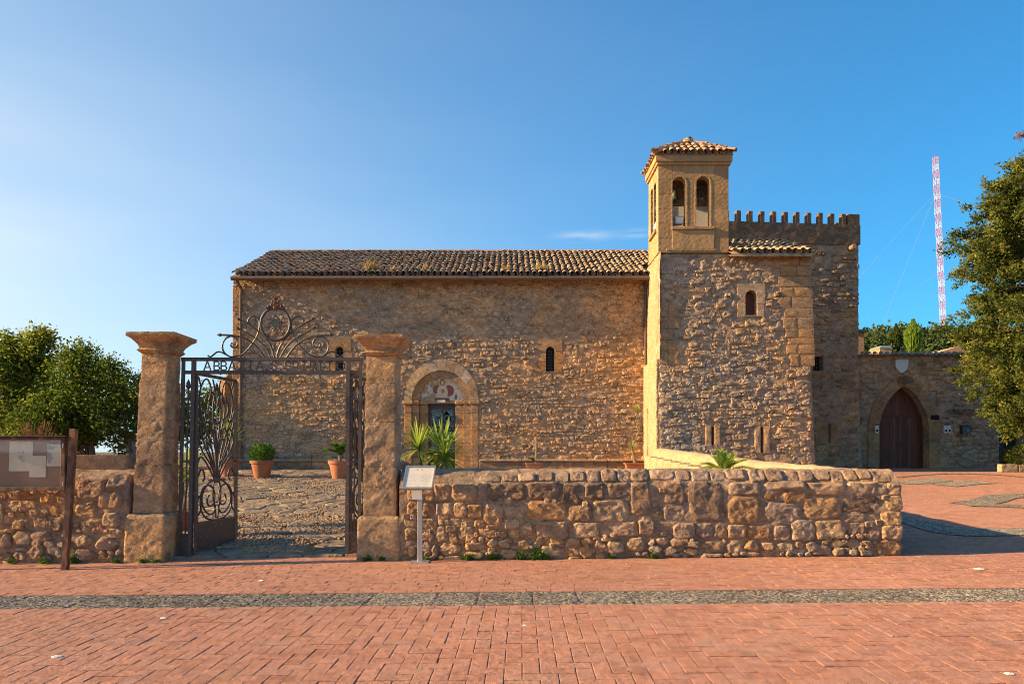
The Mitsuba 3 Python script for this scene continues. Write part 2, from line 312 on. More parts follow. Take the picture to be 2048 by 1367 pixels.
# ------------------------------------------------------------------ stones and tiles
def stone(poly, proud, n=8, emb=0.04, edge=0.93, rough=0.35, r=None):
    """a rough stone of about 40 triangles in a wall's frame"""
    r = r or rng
    poly = np.asarray(poly, float); n = len(poly); c = poly.mean(0)
    h1, h2 = proud * (0.78 + rough * (r.random(n) - 0.5)), proud * (0.95 + rough * 1.6 * (r.random(n) - 0.5))
    v = np.vstack([np.column_stack([poly, np.full(n, -emb)]), np.column_stack([c + (poly - c) * edge, h1]), np.column_stack([c + (poly - c) * 0.58 + (r.random((n, 2)) - 0.5) * 0.12 * np.ptp(poly, axis=0), h2]),
                   [[c[0], c[1], proud * (1.0 + rough * (r.random() - 0.5))]]])
    k = np.arange(n); k2 = (k + 1) % n; f = []
    for a in (0, n): f += [np.stack([a + k, a + k2, a + n + k2], 1), np.stack([a + k, a + n + k2, a + n + k], 1)]
    f.append(np.stack([2 * n + k, 2 * n + k2, np.full(n, 3 * n)], 1))
    return v, np.vstack(f)
def blob8(x0, x1, y0, y1, jit=0.18, cut=0.28, r=None):
    r = r or rng
    w, h = x1 - x0, y1 - y0; m = min(w, h); q = lambda: m * cut * (0.35 + 0.9 * r.random())
    p = np.array([[x0 + q(), y0], [x1 - q(), y0], [x1, y0 + q()], [x1, y1 - q()], [x1 - q(), y1], [x0 + q(), y1], [x0, y1 - q()], [x0, y0 + q()]])
    return p + (r.random((8, 2)) - 0.5) * m * jit
def boulder(x0, x1, y0, y1, proud, n=30, rings=9, r=None, seed=0, sharp=8.0, cut=0.3, jit=0.16, rough=1.0):
    """a larger stone: broken outline, worn rim, pitted face"""
    r = r or rng
    poly = blob8(x0, x1, y0, y1, jit, cut, r); c = np.array([(x0 + x1) / 2, (y0 + y1) / 2])
    th = np.sort((np.arange(n) + 0.5 * r.random(n)) * 2 * np.pi / n); pa = np.arctan2((poly[:, 1] - c[1]) / (y1 - y0), (poly[:, 0] - c[0]) / (x1 - x0)); o = np.argsort(pa); pa, poly = pa[o], poly[o]
    pa3 = np.concatenate([pa - 2 * np.pi, pa, pa + 2 * np.pi]); pp = np.vstack([poly] * 3); tw = (th + np.pi) % (2 * np.pi) - np.pi; tw.sort()
    ring = np.column_stack([np.interp(tw, pa3, pp[:, 0]), np.interp(tw, pa3, pp[:, 1])]) - c
    ring *= 1 + (meshkit.fbm(np.column_stack([ring * 14, np.full(n, seed)]), 3, 1)[:, None] - 0.5) * 0.16
    m0 = min(x1 - x0, y1 - y0); tilt = r.uniform(-0.3, 0.3, 2)
    v = [np.column_stack([c + ring, np.full(n, -0.08)])]
    for t in np.linspace(1, 0, rings + 1)[:-1] ** 0.62:
        q2 = c + ring * t * 0.99
        h = proud * (1 - t ** sharp) ** 0.5 * (1 + tilt @ (ring / m0 * t * 0.8).T) - 0.02 * t ** 12
        q = np.column_stack([q2, np.full(n, seed)])
        h = h + ((meshkit.fbm(q * 6, 3, 3) - 0.5) * 0.055 + (meshkit.fbm(q * 18, 3, 4) - 0.5) * 0.045) * rough * min(1, m0 / 0.22) * (1 - 0.3 * t ** 8)
        v.append(np.column_stack([q2, h]))
    q = np.array([[*c, seed]]); v.append(np.array([[*c, proud + float((meshkit.fbm(q * 6, 3, 3)[0] - 0.5) * 0.055 * rough)]]))
    v = np.vstack(v); m = rings + 1; k = np.arange(n); k2 = (k + 1) % n; f = []
    for i in range(m - 1): f += [np.stack([i * n + k, i * n + k2, (i + 1) * n + k2], 1), np.stack([i * n + k, (i + 1) * n + k2, (i + 1) * n + k], 1)]
    f.append(np.stack([(m - 1) * n + k, (m - 1) * n + k2, np.full(n, m * n)], 1))
    return v, np.vstack(f)
def rubble(x0, x1, z0, z1, hr, wr, avoid=(), r=None, gap=0.018):
    """irregular courses of rubble: list of (x0, x1, z0, z1) that stay clear of the shapes in avoid"""
    r = r or rng; out = []; z = z0; k = 0
    av = None
    if avoid:
        from shapely import union_all, prepared
        av = union_all(list(avoid)); from shapely.prepared import prep; av = prep(av)
    while z < z1 - 0.05:
        h = r.uniform(*hr); x = x0 + r.uniform(-0.1, 0)
        while x < x1:
            w = r.uniform(*wr) * (0.7 + 0.6 * (h - hr[0]) / (hr[1] - hr[0]))
            wob = 0.10 * math.sin(x * 1.3 + k) + 0.06 * math.sin(x * 3.7 + 2.1 * k)
            a, b, c, d = max(x, x0), min(x + w - gap, x1), z + wob * 0.5, z + wob * 0.5 + h - gap
            pieces = [(a, b, c, d)]
            if h > 0.17 and r.random() < 0.22: m = c + (d - c) * r.uniform(0.35, 0.65); pieces = [(a, b, c, m - 0.008), (a, b, m + 0.008, d)]
            for q in pieces:
                if q[1] - q[0] > 0.06 and q[3] <= z1 + 0.02 and q[2] >= z0 - 0.05 and (av is None or not av.intersects(sbox(q[0], q[2], q[1], q[3]))): out.append(q)
            x += w
        z += h; k += 1
    return out
def lay(parent, frame, rects, proud, typ=0.1, seeds=None, name='stone', most=300, stuff='rubble', mat=STONE, jit=0.2, skip=0.0, warp=None, cut=0.3, tone=(0, 1)):
    """stones of a wall: the 300 largest as parts, the rest as one part that is stuff"""
    order = sorted(rects, key=lambda q: -(q[1] - q[0]) * (q[3] - q[2])); rest = []; n = 0
    for q in order:
        if rng.random() < skip: continue
        pr = rng.uniform(*proud) if rng.random() > 0.22 else rng.uniform(proud[1], proud[1] * 1.6)
        v, f = stone(blob8(*q, jit=jit, cut=cut), pr)
        if warp is not None: v[:, 2] += warp(v[:, 0], v[:, 1])
        v = frame(v); pt = float(meshkit.fbm(np.array([[q[0] * 0.55, q[2] * 0.8, 3.0]]), 3, 6)[0]); s = tone[0] + (tone[1] - tone[0]) * min(1, max(0, 0.55 * rng.random() + 0.9 * (pt - 0.25))); ty = typ if not callable(typ) else typ(q)
        if n < most: put(f'{parent}__{name}', (v, f), mat, False, seed=s, typ=ty); n += 1
        else: rest.append((v, f, np.tile([s, ty], (len(v), 1))))
    if rest: put_stuff(f'{parent}__{stuff}', rest, mat, False)
def bed(frame, x0, x1, z0, z1, step=0.07, amp=0.03, holes=None, seed=1, back=0.0, freq=4.0, fine=0.4):
    """the mortar face: a grid pushed in and out by noise; cells inside holes are left out"""
    nx, nz = max(2, int((x1 - x0) / step)), max(2, int((z1 - z0) / step))
    X, Z = np.meshgrid(np.linspace(x0, x1, nx + 1), np.linspace(z0, z1, nz + 1), indexing='ij')
    p = np.stack([X, Z, X * 0 + seed], -1)
    H = (meshkit.fbm(p * freq, 3, seed) - 0.5) * 2 * amp + (meshkit.fbm(p * freq * 4, 2, seed + 5) - 0.5) * 2 * amp * fine
    v = np.stack([X, Z, H - back], -1).reshape(-1, 3)
    i, j = np.meshgrid(np.arange(nx), np.arange(nz), indexing='ij'); m = nz + 1
    q = np.stack([i * m + j, (i + 1) * m + j, (i + 1) * m + j + 1, i * m + j + 1], -1).reshape(-1, 4)
    if holes:
        import shapely
        cx, cz = v[q].mean(1)[:, 0], v[q].mean(1)[:, 1]; keep = np.ones(len(q), bool)
        for h in holes: keep &= ~shapely.contains_xy(h, cx, cz) if hasattr(h, 'area') else ~((cx > h[0]) & (cx < h[1]) & (cz > h[2]) & (cz < h[3]))
        q = q[keep]
    return frame(v), np.vstack([q[:, [0, 1, 2]], q[:, [0, 2, 3]]])
def tile_mesh(r0=0.088, r1=0.070, L=0.46, th=0.016, seg=6, up=False):
    a = np.linspace(0, np.pi, seg + 1); v = []
    for l, r in ((0, r0), (L, r1)):
        for rr in (r, r - th): v.append(np.column_stack([rr * np.cos(a), np.full(seg + 1, l), rr * np.sin(a) * 0.9]))
    v = np.vstack(v); n = seg + 1; k = np.arange(seg); q = []
    for A, B in ((0, 2 * n), (3 * n, n), (n, 0)): q.append(np.stack([A + k, B + k, B + k + 1, A + k + 1], 1))
    q = np.vstack(q); f = np.vstack([q[:, [0, 1, 2]], q[:, [0, 2, 3]]])
    if up: v[:, 2] = -v[:, 2]; f = f[:, ::-1]
    return v, f[:, ::-1]
COPPO, PAN = tile_mesh(), tile_mesh(0.085, 0.095, 0.44, 0.012, 4, True)
def tile_roof(parent, o, ex, eup, cols, rows, pitch=0.215, exp=0.36, keep=None, terra=0.0, most=300, bigfirst=True, tone=(0, 1)):
    """rows of cover tiles over channel tiles. o: the eave's end, ex along the eave, eup up the slope"""
    ex, eup = np.asarray(ex, float) / np.linalg.norm(ex), np.asarray(eup, float) / np.linalg.norm(eup); en = np.cross(ex, eup)
    n = 0; rest = []
    for j in range(rows):
        for i in range(cols):
            for base, dx, lift in ((COPPO, 0.0, 0.050), (PAN, 0.5, 0.052)):
                s, l = (i + 0.5 + dx) * pitch, j * exp
                if keep is not None and not keep(s, l): continue
                v = base[0].copy(); ang = rng.normal(0, 0.025)
                v[:, 0] += v[:, 1] * ang; v[:, :2] *= rng.uniform(0.96, 1.04)
                h = v[:, 2] + lift + (0.036 if dx == 0 else 0.02) * (1 - v[:, 1] / 0.46) + rng.normal(0, 0.006) - 0.03 * (0.5 + 0.5 * math.sin(s * 0.9 + 1)) * math.sin(math.pi * min(1, l / 4.5))
                p = np.asarray(o) + np.multiply.outer(v[:, 0] + s + rng.normal(0, 0.012), ex) + np.multiply.outer(v[:, 1] + l + rng.normal(0, 0.022), eup) + np.multiply.outer(h, en)
                sd = tone[0] + (tone[1] - tone[0]) * rng.random(); ty = terra * rng.random()
                if dx == 0 and n < most: put(f'{parent}__tile', (p, base[1]), TILE, True, seed=sd, typ=ty); n += 1
                else: rest.append((p, base[1], np.tile([sd * (1 if dx == 0 else 0.6), ty], (len(p), 1))))
    put_stuff(f'{parent}__tile_rows', rest, TILE, True)

# ------------------------------------------------------------------ the setting: ground, pavement, courtyard, hill
def sheet(xs, ys, zf):
    X, Y = np.meshgrid(xs, ys, indexing='ij'); m = len(ys)
    v = np.stack([X, Y, zf(X, Y)], -1).reshape(-1, 3)
    i, j = np.meshgrid(np.arange(len(xs) - 1), np.arange(m - 1), indexing='ij')
    q = np.stack([i * m + j, (i + 1) * m + j, (i + 1) * m + j + 1, i * m + j + 1], -1).reshape(-1, 4)
    return v, np.vstack([q[:, [0, 1, 2]], q[:, [0, 2, 3]]])
far = np.concatenate([-np.geomspace(3000, 40, 24), np.linspace(-36, 36, 37), np.geomspace(40, 3000, 24)])
label(put('ground', sheet(far, far + 2, lambda x, y: g(x, y) - 0.12 - 0.9 * np.clip((np.hypot(x, y) - 45) / 200, 0, 1)), EARTH, True), kind='structure')
label(put('pavement', sheet(np.linspace(-30, 30, 61), np.linspace(-8, 34, 85), lambda x, y: g(x, y) - 0.010), PAVE, True), kind='structure')
def paver(u0, u1, v0, v1, gap, dz, tx, ty):
    a = np.array([[u0, v0], [u1, v0], [u1, v1], [u0, v1]]); c = a.mean(0); hw = np.array([u1 - u0, v1 - v0]) / 2
    sg = np.sign(a - c); v = []
    for ins, z in ((gap / 2, -0.03), (gap / 2, -0.002), (gap / 2 + 0.005, 0.0)):
        q = c + sg * (hw - ins); w = uv3(q[:, 0], q[:, 1]); w[:, 2] = g(w[:, 0], w[:, 1]) + z + dz + tx * (q[:, 0] - c[0]) + ty * (q[:, 1] - c[1]); v.append(w)
    k = np.arange(4); k2 = (k + 1) % 4; f = []
    for o in (0, 4): f += [np.stack([o + k, o + k2, o + 4 + k2], 1), np.stack([o + k, o + 4 + k2, o + 4 + k], 1)]
    f.append(np.array([[8, 9, 10], [8, 10, 11]]))
    return np.vstack(v), np.vstack(f)
W = 0.125
B0, B1 = 6.85, 7.52                                         # the band of lava stone
bricks = []
for i in range(-58, 60):
    for j in range(20, 55):
        k = (i - j) % 4
        u0, v0 = i * W, j * W + (B0 % W)
        if k == 0: r = (u0, u0 + 2 * W, v0, v0 + W)
        elif k == 3: r = (u0, u0 + W, v0, v0 + 2 * W)
        else: continue
        r = (r[0], r[1], r[2], min(r[3], B0))
        if r[3] - r[2] > 0.03: bricks.append(r)
j = 0; v0 = B1
while v0 < VW + 0.12:
    u0 = -8 + 0.27 * ((j * 0.5) % 1) + rng.uniform(-0.04, 0.04)
    while u0 < 13:
        w = 0.268 + rng.uniform(-0.006, 0.006); bricks.append((u0, u0 + w, v0, v0 + 0.139)); u0 += w
    v0 += 0.139; j += 1
def in_view(r): return abs((r[0] + r[1]) / 2) < 0.75 * r[2] + 0.05 and r[2] > 4.42
bricks.sort(key=lambda r: (not in_view(r), r[2])); rest = []
for n, r in enumerate(bricks):
    m = paver(*r, rng.uniform(0.002, 0.006), rng.normal(0, 0.0014), rng.normal(0, 0.008), rng.normal(0, 0.008)); s = 0.15 + 0.7 * rng.random()
    if n < 300: put('pavement__brick', m, BRICK, False, seed=s)
    else: rest.append((*m, np.tile([s, 0.5], (12, 1))))
put_stuff('pavement__brick_rows', rest, BRICK)
u0 = -8.2
while u0 < 13:
    w = rng.uniform(0.42, 0.78)
    xs, ys = np.linspace(u0 + 0.002, u0 + w - 0.002, 2 + int(w / 0.022)), np.linspace(B0 + 0.004, B1 - 0.004, 30)
    def hz(u, v):
        p = np.stack([u, v, u * 0], -1); e = np.minimum(np.minimum(u - u0, u0 + w - u), np.minimum(v - B0, B1 - v))
        return (meshkit.fbm(p * 34, 3, 2) - 0.5) * 0.018 - 0.007 * np.clip(1 - e / 0.014, 0, 1)
    v, f = sheet(xs, ys, hz); h = v[:, 2].copy(); v = uv3(v[:, 0], v[:, 1]); v[:, 2] = g(v[:, 0], v[:, 1]) - 0.003 + h
    put('pavement__band_stone', (v, f), LAVA, True); u0 += w
def strip(pts, w):
    p = spline(np.array(pts)[:, :2], 30); t = np.gradient(p, axis=0); t /= np.linalg.norm(t, axis=1, keepdims=True); nrm = np.column_stack([-t[:, 1], t[:, 0]])
    rows = [p + nrm * w * q for q in (-0.5, -0.25, 0, 0.25, 0.5)]; v = np.vstack(rows); n = len(p)
    z = g(v[:, 0], v[:, 1]) + 0.004; i, j = np.meshgrid(np.arange(4), np.arange(n - 1), indexing='ij')
    q = np.stack([i * n + j, i * n + j + 1, (i + 1) * n + j + 1, (i + 1) * n + j], -1).reshape(-1, 4)
    return np.column_stack([v, z]), np.vstack([q[:, [0, 2, 1]], q[:, [0, 3, 2]]])
for pts, w in (([(1790, 1036), (1850, 1048), (1905, 1063), (1960, 1064), (2060, 1062), (2200, 1060)], 0.62), ([(1925, 1008), (1975, 1001), (2010, 992), (2070, 990), (2160, 992)], 0.62),
               ([(1930, 1008.5), (1990, 1010), (2060, 1012.5), (2160, 1015)], 0.5), ([(1885, 970), (1925, 966), (1970, 963)], 0.7), ([(1795, 965), (1840, 963), (1880, 958)], 0.7),
               ([(1795, 954), (1900, 947), (1990, 949), (2060, 955)], 0.14)):
    label(put('pavement__inlay', strip([on_ground(*q) for q in pts], w), LAVA, True))
# the courtyard behind the wall
from scipy.spatial import Voronoi
label(put('courtyard', sheet(np.linspace(-11, 5.0, 50), np.linspace(9.95, 24.2, 50), lambda x, y: g(x, y) - 0.004), SLAB, True), kind='structure')
xs, ys = np.arange(-11.5, 5.5, 0.58), np.arange(10.0, 24.3, 0.47)
pts = np.array([[x + (0.29 if k % 2 else 0), y] for x in xs for k, y in enumerate(ys)]); pts = pts + rng.uniform(-0.19, 0.19, pts.shape)
V = Voronoi(pts); fl = Frame((0, 0, 0), (1, 0, 0), (0, 1, 0)); cells = []
area = sbox(-10.8, 10.12, 4.9, 23.6)
for i, reg in enumerate(V.point_region):
    reg = V.regions[reg]
    if -1 in reg or len(reg) < 3: continue
    pg = Polygon(V.vertices[reg]).intersection(area).buffer(-0.014)
    if pg.is_empty or pg.geom_type != 'Polygon' or pg.area < 0.03: continue
    q = np.array(pg.exterior.coords)[:-1]
    if Polygon(q).exterior.is_ccw is False: q = q[::-1]
    cells.append(q)
cells.sort(key=lambda q: abs(q[:, 0].mean() + 0.33 * q[:, 1].mean()) / (0.1 * q[:, 1].mean() + 0.2)); rest = []
for n, q in enumerate(cells):
    v, f = stone(q, rng.uniform(0.018, 0.045), emb=0.03, edge=0.96, rough=0.5); v[:, 2] += g(v[:, 0], v[:, 1])
    if n < 300: put('courtyard__slab', (v, f), SLAB, False)
    else: rest.append((v, f))
if rest: put_stuff('courtyard__slab_rows', rest, SLAB)
ico = trimesh.creation.icosphere(subdivisions=0); peb = []
iv, if_ = np.array(ico.vertices), np.array(ico.faces)
yy = 10.4 + 10 * rng.random(9000) ** 1.6; xx = (-0.44 + 0.24 * rng.random(9000)) * yy
patch = meshkit.fbm(np.stack([xx * 1.1, yy * 1.9, xx * 0], -1), 3, 8)
for x, y in zip(xx[patch > 0.50], yy[patch > 0.50]):
    r = rng.uniform(0.014, 0.034); v = iv * r * [1, rng.uniform(0.7, 1.1), 0.75] + [x, y, g(x, y) + rng.uniform(0.016, 0.034)]
    peb.append((v, if_, np.tile([0.4 + 0.6 * rng.random(), 0.1], (12, 1))))
label(put_stuff('courtyard__pebbles', peb, STONE, True))
def hill_z(x, y):
    a = np.clip((y - 45) / 75, 0, 1); b = np.clip((x - 14) / 40, 0, 1)
    return -2 + (a * a * (3 - 2 * a)) * (b * b * (3 - 2 * b)) * (19.5 + 4 * (meshkit.fbm(np.stack([x / 18, y / 18, x * 0], -1), 3, 4) - 0.5)) + np.clip((y - 130) / 120, 0, 1) * 16 * b
label(put('hill', sheet(np.linspace(12, 330, 70), np.linspace(40, 330, 60), hill_z), EARTH, True), kind='structure')

# ------------------------------------------------------------------ the near wall on either side of the gate
def wall_px(px, py, v=VW):
    k = (px - CX) / F; u = v * (k * RC - RS) / (RC + k * RS); Y = -u * RS + v * RC
    return u, CH - (py - HY) * Y / F
def core(key, u0, u1, v0, prof, step=0.055, amp=0.02, seed=0, freq=5.0, typ=0.45, endcap=True):
    """a wall core: prof = (setback, z) points from the front foot over the coping to the back foot"""
    pr = np.array(dense(prof, step)); us = np.linspace(u0, u1, max(2, int((u1 - u0) / step)))
    m, n = len(us), len(pr); tn = np.gradient(pr, axis=0); nr = np.column_stack([-tn[:, 1], tn[:, 0]]); nr /= np.linalg.norm(nr, axis=1, keepdims=True) + 1e-9
    U, S, Z = np.repeat(us[:, None], n, 1), np.repeat(pr[None, :, 0], m, 0), np.repeat(pr[None, :, 1], m, 0)
    q = np.stack([U, S, Z], -1); d = (meshkit.fbm(q * freq, 4, seed) - 0.5) * 2 * amp
    S = S + d * nr[None, :, 0]; Z = Z + d * nr[None, :, 1]
    P = uv3(U.ravel(), (v0 + S).ravel()); P[:, 2] = Z.ravel() + np.where(Z.ravel() < 0.3, g(P[:, 0], P[:, 1]), 0)
    i, j = np.meshgrid(np.arange(m - 1), np.arange(n - 1), indexing='ij')
    qd = np.stack([i * n + j, (i + 1) * n + j, (i + 1) * n + j + 1, i * n + j + 1], -1).reshape(-1, 4)
    f = np.vstack([qd[:, [0, 1, 2]], qd[:, [0, 2, 3]]])
    if endcap:
        for row, flip in ((0, False), (m - 1, True)):
            c = len(P); ring = np.arange(n) + row * n; P = np.vstack([P, P[ring].mean(0)])
            t = np.stack([ring[:-1], ring[1:], np.full(n - 1, c)], 1); f = np.vstack([f, t[:, ::-1] if flip else t])
    return put(key, (P, f), STONE, 50, seed=0.4, typ=typ)
wf = Frame(VW * EV, EU)                                     # s = u, h towards the camera
TYP = {'a': 0.3, 'g': 0.7, 'd': 0.7, 'p': 0.1}
def px_rects(data, ox, oy, sc):
    out = []
    for x0, y0, x1, y1, ty in data:
        a, b = wall_px(ox + x0 / sc, oy + y1 / sc), wall_px(ox + x1 / sc, oy + y0 / sc); out.append((a[0], b[0], a[1], b[1], ty))
    return out
A = [(700,290,880,332,'g'),(885,285,1010,330,'g'),(1012,280,1142,328,'g'),(1150,258,1292,330,'g'),(1300,258,1415,335,'g'),(1420,260,1538,332,'g'),(1545,245,1662,335,'g'),(1667,245,1785,338,'g'),(1790,240,1902,335,'g'),(1907,235,2050,335,'g'),
 (60,345,130,470,'a'),(140,345,235,470,'a'),(240,380,345,480,'a'),(355,345,480,478,'a'),(485,345,690,470,'a'),(695,335,765,470,'g'),(770,335,1075,468,'d'),(1085,335,1340,462,'d'),(1345,342,1525,505,'d'),(1535,340,1700,455,'d'),(1705,342,1882,455,'d'),(1888,342,2050,600,'d'),
 (60,480,125,580,'a'),(135,490,245,592,'a'),(255,490,352,602,'a'),(362,490,500,590,'g'),(507,495,607,602,'a'),(615,500,730,612,'a'),(737,490,897,668,'p'),(908,515,1057,612,'p'),(1085,475,1387,625,'a'),(1390,512,1585,640,'p'),(1590,462,1878,650,'p'),
 (120,610,212,682,'p'),(235,612,372,717,'a'),(377,592,467,632,'p'),(475,620,560,665,'p'),(567,612,662,642,'p'),(670,625,742,677,'p'),(760,672,860,690,'p'),(905,620,1020,690,'p'),(1140,640,1408,770,'g'),(1438,650,1643,762,'g'),(1650,643,1952,752,'g'),(1957,620,2075,745,'a'),
 (120,690,207,777,'p'),(245,725,352,792,'p'),(360,722,462,792,'p'),(467,735,540,822,'p'),(545,672,655,787,'p'),(690,690,852,767,'p'),(857,720,922,767,'p'),(930,700,1022,772,'p'),(1030,645,1122,747,'g'),(1003,772,1112,872,'p'),(860,787,947,852,'p'),(590,800,757,862,'p'),(387,800,560,905,'p'),(765,772,852,840,'p'),(145,830,207,912,'p'),(245,800,322,882,'p'),(330,822,387,882,'p'),(400,910,560,940,'p'),(567,872,742,937,'p'),(745,852,855,922,'p'),(865,848,1000,932,'p'),(1050,880,1142,932,'p'),(1185,832,1375,907,'p'),(1383,840,1495,912,'p'),(1380,772,1497,822,'p'),(1502,770,1602,815,'p'),(1502,820,1595,917,'p'),(1600,785,1682,892,'p'),(1650,758,1752,795,'p'),(1702,800,1845,895,'p'),(1852,755,2012,887,'p'),(1215,782,1372,825,'p'),(1120,790,1200,850,'p'),(205,900,330,940,'p'),(600,740,690,792,'p'),(1400,915,1500,940,'p'),(1610,895,1700,935,'p')]
Bz = [(30,225,175,290,'g'),(180,222,360,288,'g'),(368,225,470,288,'g'),(475,228,610,292,'g'),(615,228,722,290,'g'),(728,215,880,282,'g'),(888,215,1000,300,'g'),(1006,220,1140,300,'g'),(1146,225,1240,290,'g'),(1250,220,1346,300,'g'),(1354,220,1460,285,'g'),(1466,225,1560,305,'g'),(1566,215,1660,290,'g'),(1664,215,1760,280,'g'),(1765,228,1900,300,'g'),
 (30,350,265,552,'d'),(272,300,428,455,'d'),(272,462,428,566,'g'),(436,300,714,582,'d'),(722,300,960,386,'g'),(725,395,967,596,'a'),(975,365,1082,415,'a'),(1108,358,1306,435,'a'),(972,440,1242,598,'g'),(1252,392,1522,552,'a'),(975,300,1275,352,'g'),(1285,300,1556,382,'g'),(1562,300,1780,380,'g'),(1530,390,1800,512,'d'),(1848,310,1946,386,'a'),(1842,392,1950,490,'a'),(1800,494,1952,590,'a'),
 (93,560,336,667,'a'),(340,583,492,692,'g'),(497,583,622,692,'g'),(627,592,716,687,'g'),(722,600,855,687,'g'),(860,600,1027,697,'a'),(1038,600,1168,707,'g'),(1172,563,1337,702,'g'),(1340,563,1552,692,'a'),(1572,580,1692,672,'g'),(1530,520,1692,575,'g'),(1700,600,1795,700,'g'),(1806,597,1955,697,'a'),
 (5,672,132,797,'p'),(127,677,207,732,'p'),(160,736,257,792,'p'),(257,745,367,812,'p'),(387,757,522,812,'p'),(425,707,522,752,'p'),(215,690,300,735,'p'),(310,690,415,748,'p'),(525,697,697,792,'p'),(705,702,832,802,'p'),(836,707,952,782,'p'),(957,720,1052,768,'p'),(960,772,1042,817,'p'),(1052,717,1192,787,'p'),(1200,712,1260,762,'p'),(1264,712,1372,782,'p'),(1122,765,1267,802,'p'),(1317,735,1447,812,'p'),(1376,705,1432,732,'p'),(1440,702,1537,757,'p'),(1455,760,1547,812,'p'),(1550,692,1662,762,'p'),(1570,767,1632,807,'p'),(1640,770,1740,806,'p'),(1760,702,1967,806,'a'),(525,797,690,818,'p'),(840,788,950,818,'p')]
RU0, RU1 = wall_px(806, 1100)[0], wall_px(1800, 1100)[0]
def near_wall(key, u0, u1, text, top, rects, ends=False):
    key = thing(key, text, 'wall', 'stone walls beside the gate')
    core(f'{key}__core', u0, u1, VW - 0.006, [(0.0, -0.05), (0.0, 0.40), (-0.012, 0.45), (-0.012, 1.02), (0.05, 1.12), (0.16, top - 0.05), (0.30, top), (0.46, top - 0.04), (0.56, 1.10), (0.58, -0.05)], amp=0.030, seed=3, step=0.04, freq=8)
    r = np.random.default_rng(11)
    from shapely.prepared import prep
    from shapely import union_all
    big = prep(union_all([sbox(q[0] + 0.012, q[2] + 0.012, q[1] - 0.012, q[3] - 0.012) for q in rects]))
    for c in rubble(u0 + 0.06, u1 - 0.06, 0.02, 1.04, (0.06, 0.11), (0.06, 0.16), r=r):   # small stones packed between the large ones
        d = 0.028 if c[2] < 0.4 else 0.012
        if not big.intersects(sbox(c[0] + d, c[2] + d, c[1] - d, c[3] - d)): rects = rects + [(*c, 'pg'[r.integers(2)])]
    for x0, x1, z0, z1, ty in rects:
        cop, small = z0 > 0.98, z1 < 0.42
        e = 0.006 if small else 0.010
        m = boulder(x0 - e, x1 + e, z0 - e, z1 + e, r.uniform(0.030, 0.060) if not small else r.uniform(0.035, 0.075), r=r, seed=r.random() * 50, cut=0.45 if small else 0.22, jit=0.25 if small else 0.12, sharp=r.uniform(5, 9) if small else r.uniform(9, 16), rough=0.75 if small else 0.95)
        v = m[0]
        if cop: h = v[:, 2].copy(); zz = v[:, 1] - 1.02; v[:, 2] = h - np.clip(zz * 0.95, 0, 0.3) + 0.02; v[:, 1] += h * 0.5
        put(f'{key}__stone', (wf(v), m[1]), STONE, 28, seed=r.uniform(0, 0.4) if ty == 'd' else {'g': 0.45 + 0.55 * r.random(), 'a': r.random(), 'p': 0.3 + 0.6 * r.random()}[ty], typ=TYP[ty])
    return key
AR = px_rects(A, 780, 880, 3.938); BR = px_rects([q for q in Bz if q[0] >= 180 or (q[1] > 660 and q[0] > 140)], 1250, 880, 3.531)
rects = [q for q in AR if q[0] > RU0 + 0.02] + [q for q in BR if not any(max(0, min(q[1], a[1]) - max(q[0], a[0])) * max(0, min(q[3], a[3]) - max(q[2], a[2])) > 0.35 * (q[1] - q[0]) * (q[3] - q[2]) for a in AR)]
near_wall('boundary_wall', RU0 - 0.05, RU1, 'low rubble stone wall with rounded coping right of the gate, ending at a squared corner', 1.29, rects)
# back of the near wall's corner: quoin stones round its right end
ef = Frame(RU1 * EU + VW * EV, EV)
for i, (z0, z1) in enumerate(((0.03, 0.28), (0.30, 0.52), (0.54, 0.74), (0.76, 0.98))):
    m = boulder(0.02, 0.30 if i % 2 else 0.42, z0, z1, 0.03, seed=i, sharp=12); put('boundary_wall__stone', (ef(m[0]), m[1]), STONE, True, typ=0.3)
    m = boulder(0.32 if i % 2 else 0.45, 0.62, z0, z1, 0.03, seed=i + 9, sharp=12); put('boundary_wall__stone', (ef(m[0]), m[1]), STONE, True, typ=0.7)
LU1 = wall_px(250, 1100)[0]
L1 = [(0,770,50,970,'p'),(60,860,110,960,'p'),(0,980,150,1040,'p'),(20,1060,130,1200,'g'),(133,1040,330,1170,'p'),(315,1040,520,1140,'g'),(10,1230,130,1330,'p'),(140,1230,262,1310,'p'),(290,1160,442,1300,'a'),(470,1170,612,1270,'p'),(140,925,252,1012,'a'),(310,830,392,880,'a'),(500,790,592,880,'a'),(335,895,480,1000,'p'),(195,850,250,890,'a'),(540,900,620,960,'p'),(90,740,240,800,'g'),(270,740,360,800,'g'),(410,690,500,750,'a'),(535,960,600,1020,'g'),(150,1190,270,1225,'g'),(390,1270,520,1330,'g'),(560,870,625,895,'a')]
L2 = [(345,1010,450,1080,'p'),(370,1090,480,1150,'p'),(455,960,560,1040,'a'),(470,1060,550,1120,'p'),(350,1160,430,1215,'p'),(440,1170,540,1230,'g'),(360,900,480,1000,'g'),(490,890,585,950,'g'),(345,1225,440,1275,'g'),(500,1130,560,1170,'p')]
rects = px_rects(L1, 0, 850, 4.88) + px_rects(L2, 0, 560, 2.278)
r2 = np.random.default_rng(5); u = -9.4
for x0, x1, z0, z1 in rubble(-9.6, wall_px(0, 1000)[0] - 0.05, 0.02, 0.95, (0.16, 0.28), (0.2, 0.5), r=r2): rects.append((x0, x1, z0, z1, 'pga'[r2.integers(3)]))
near_wall('boundary_wall', -9.6, LU1 + 0.05, 'low rough mortared stone wall left of the gate, behind the notice board', 1.27, rects)

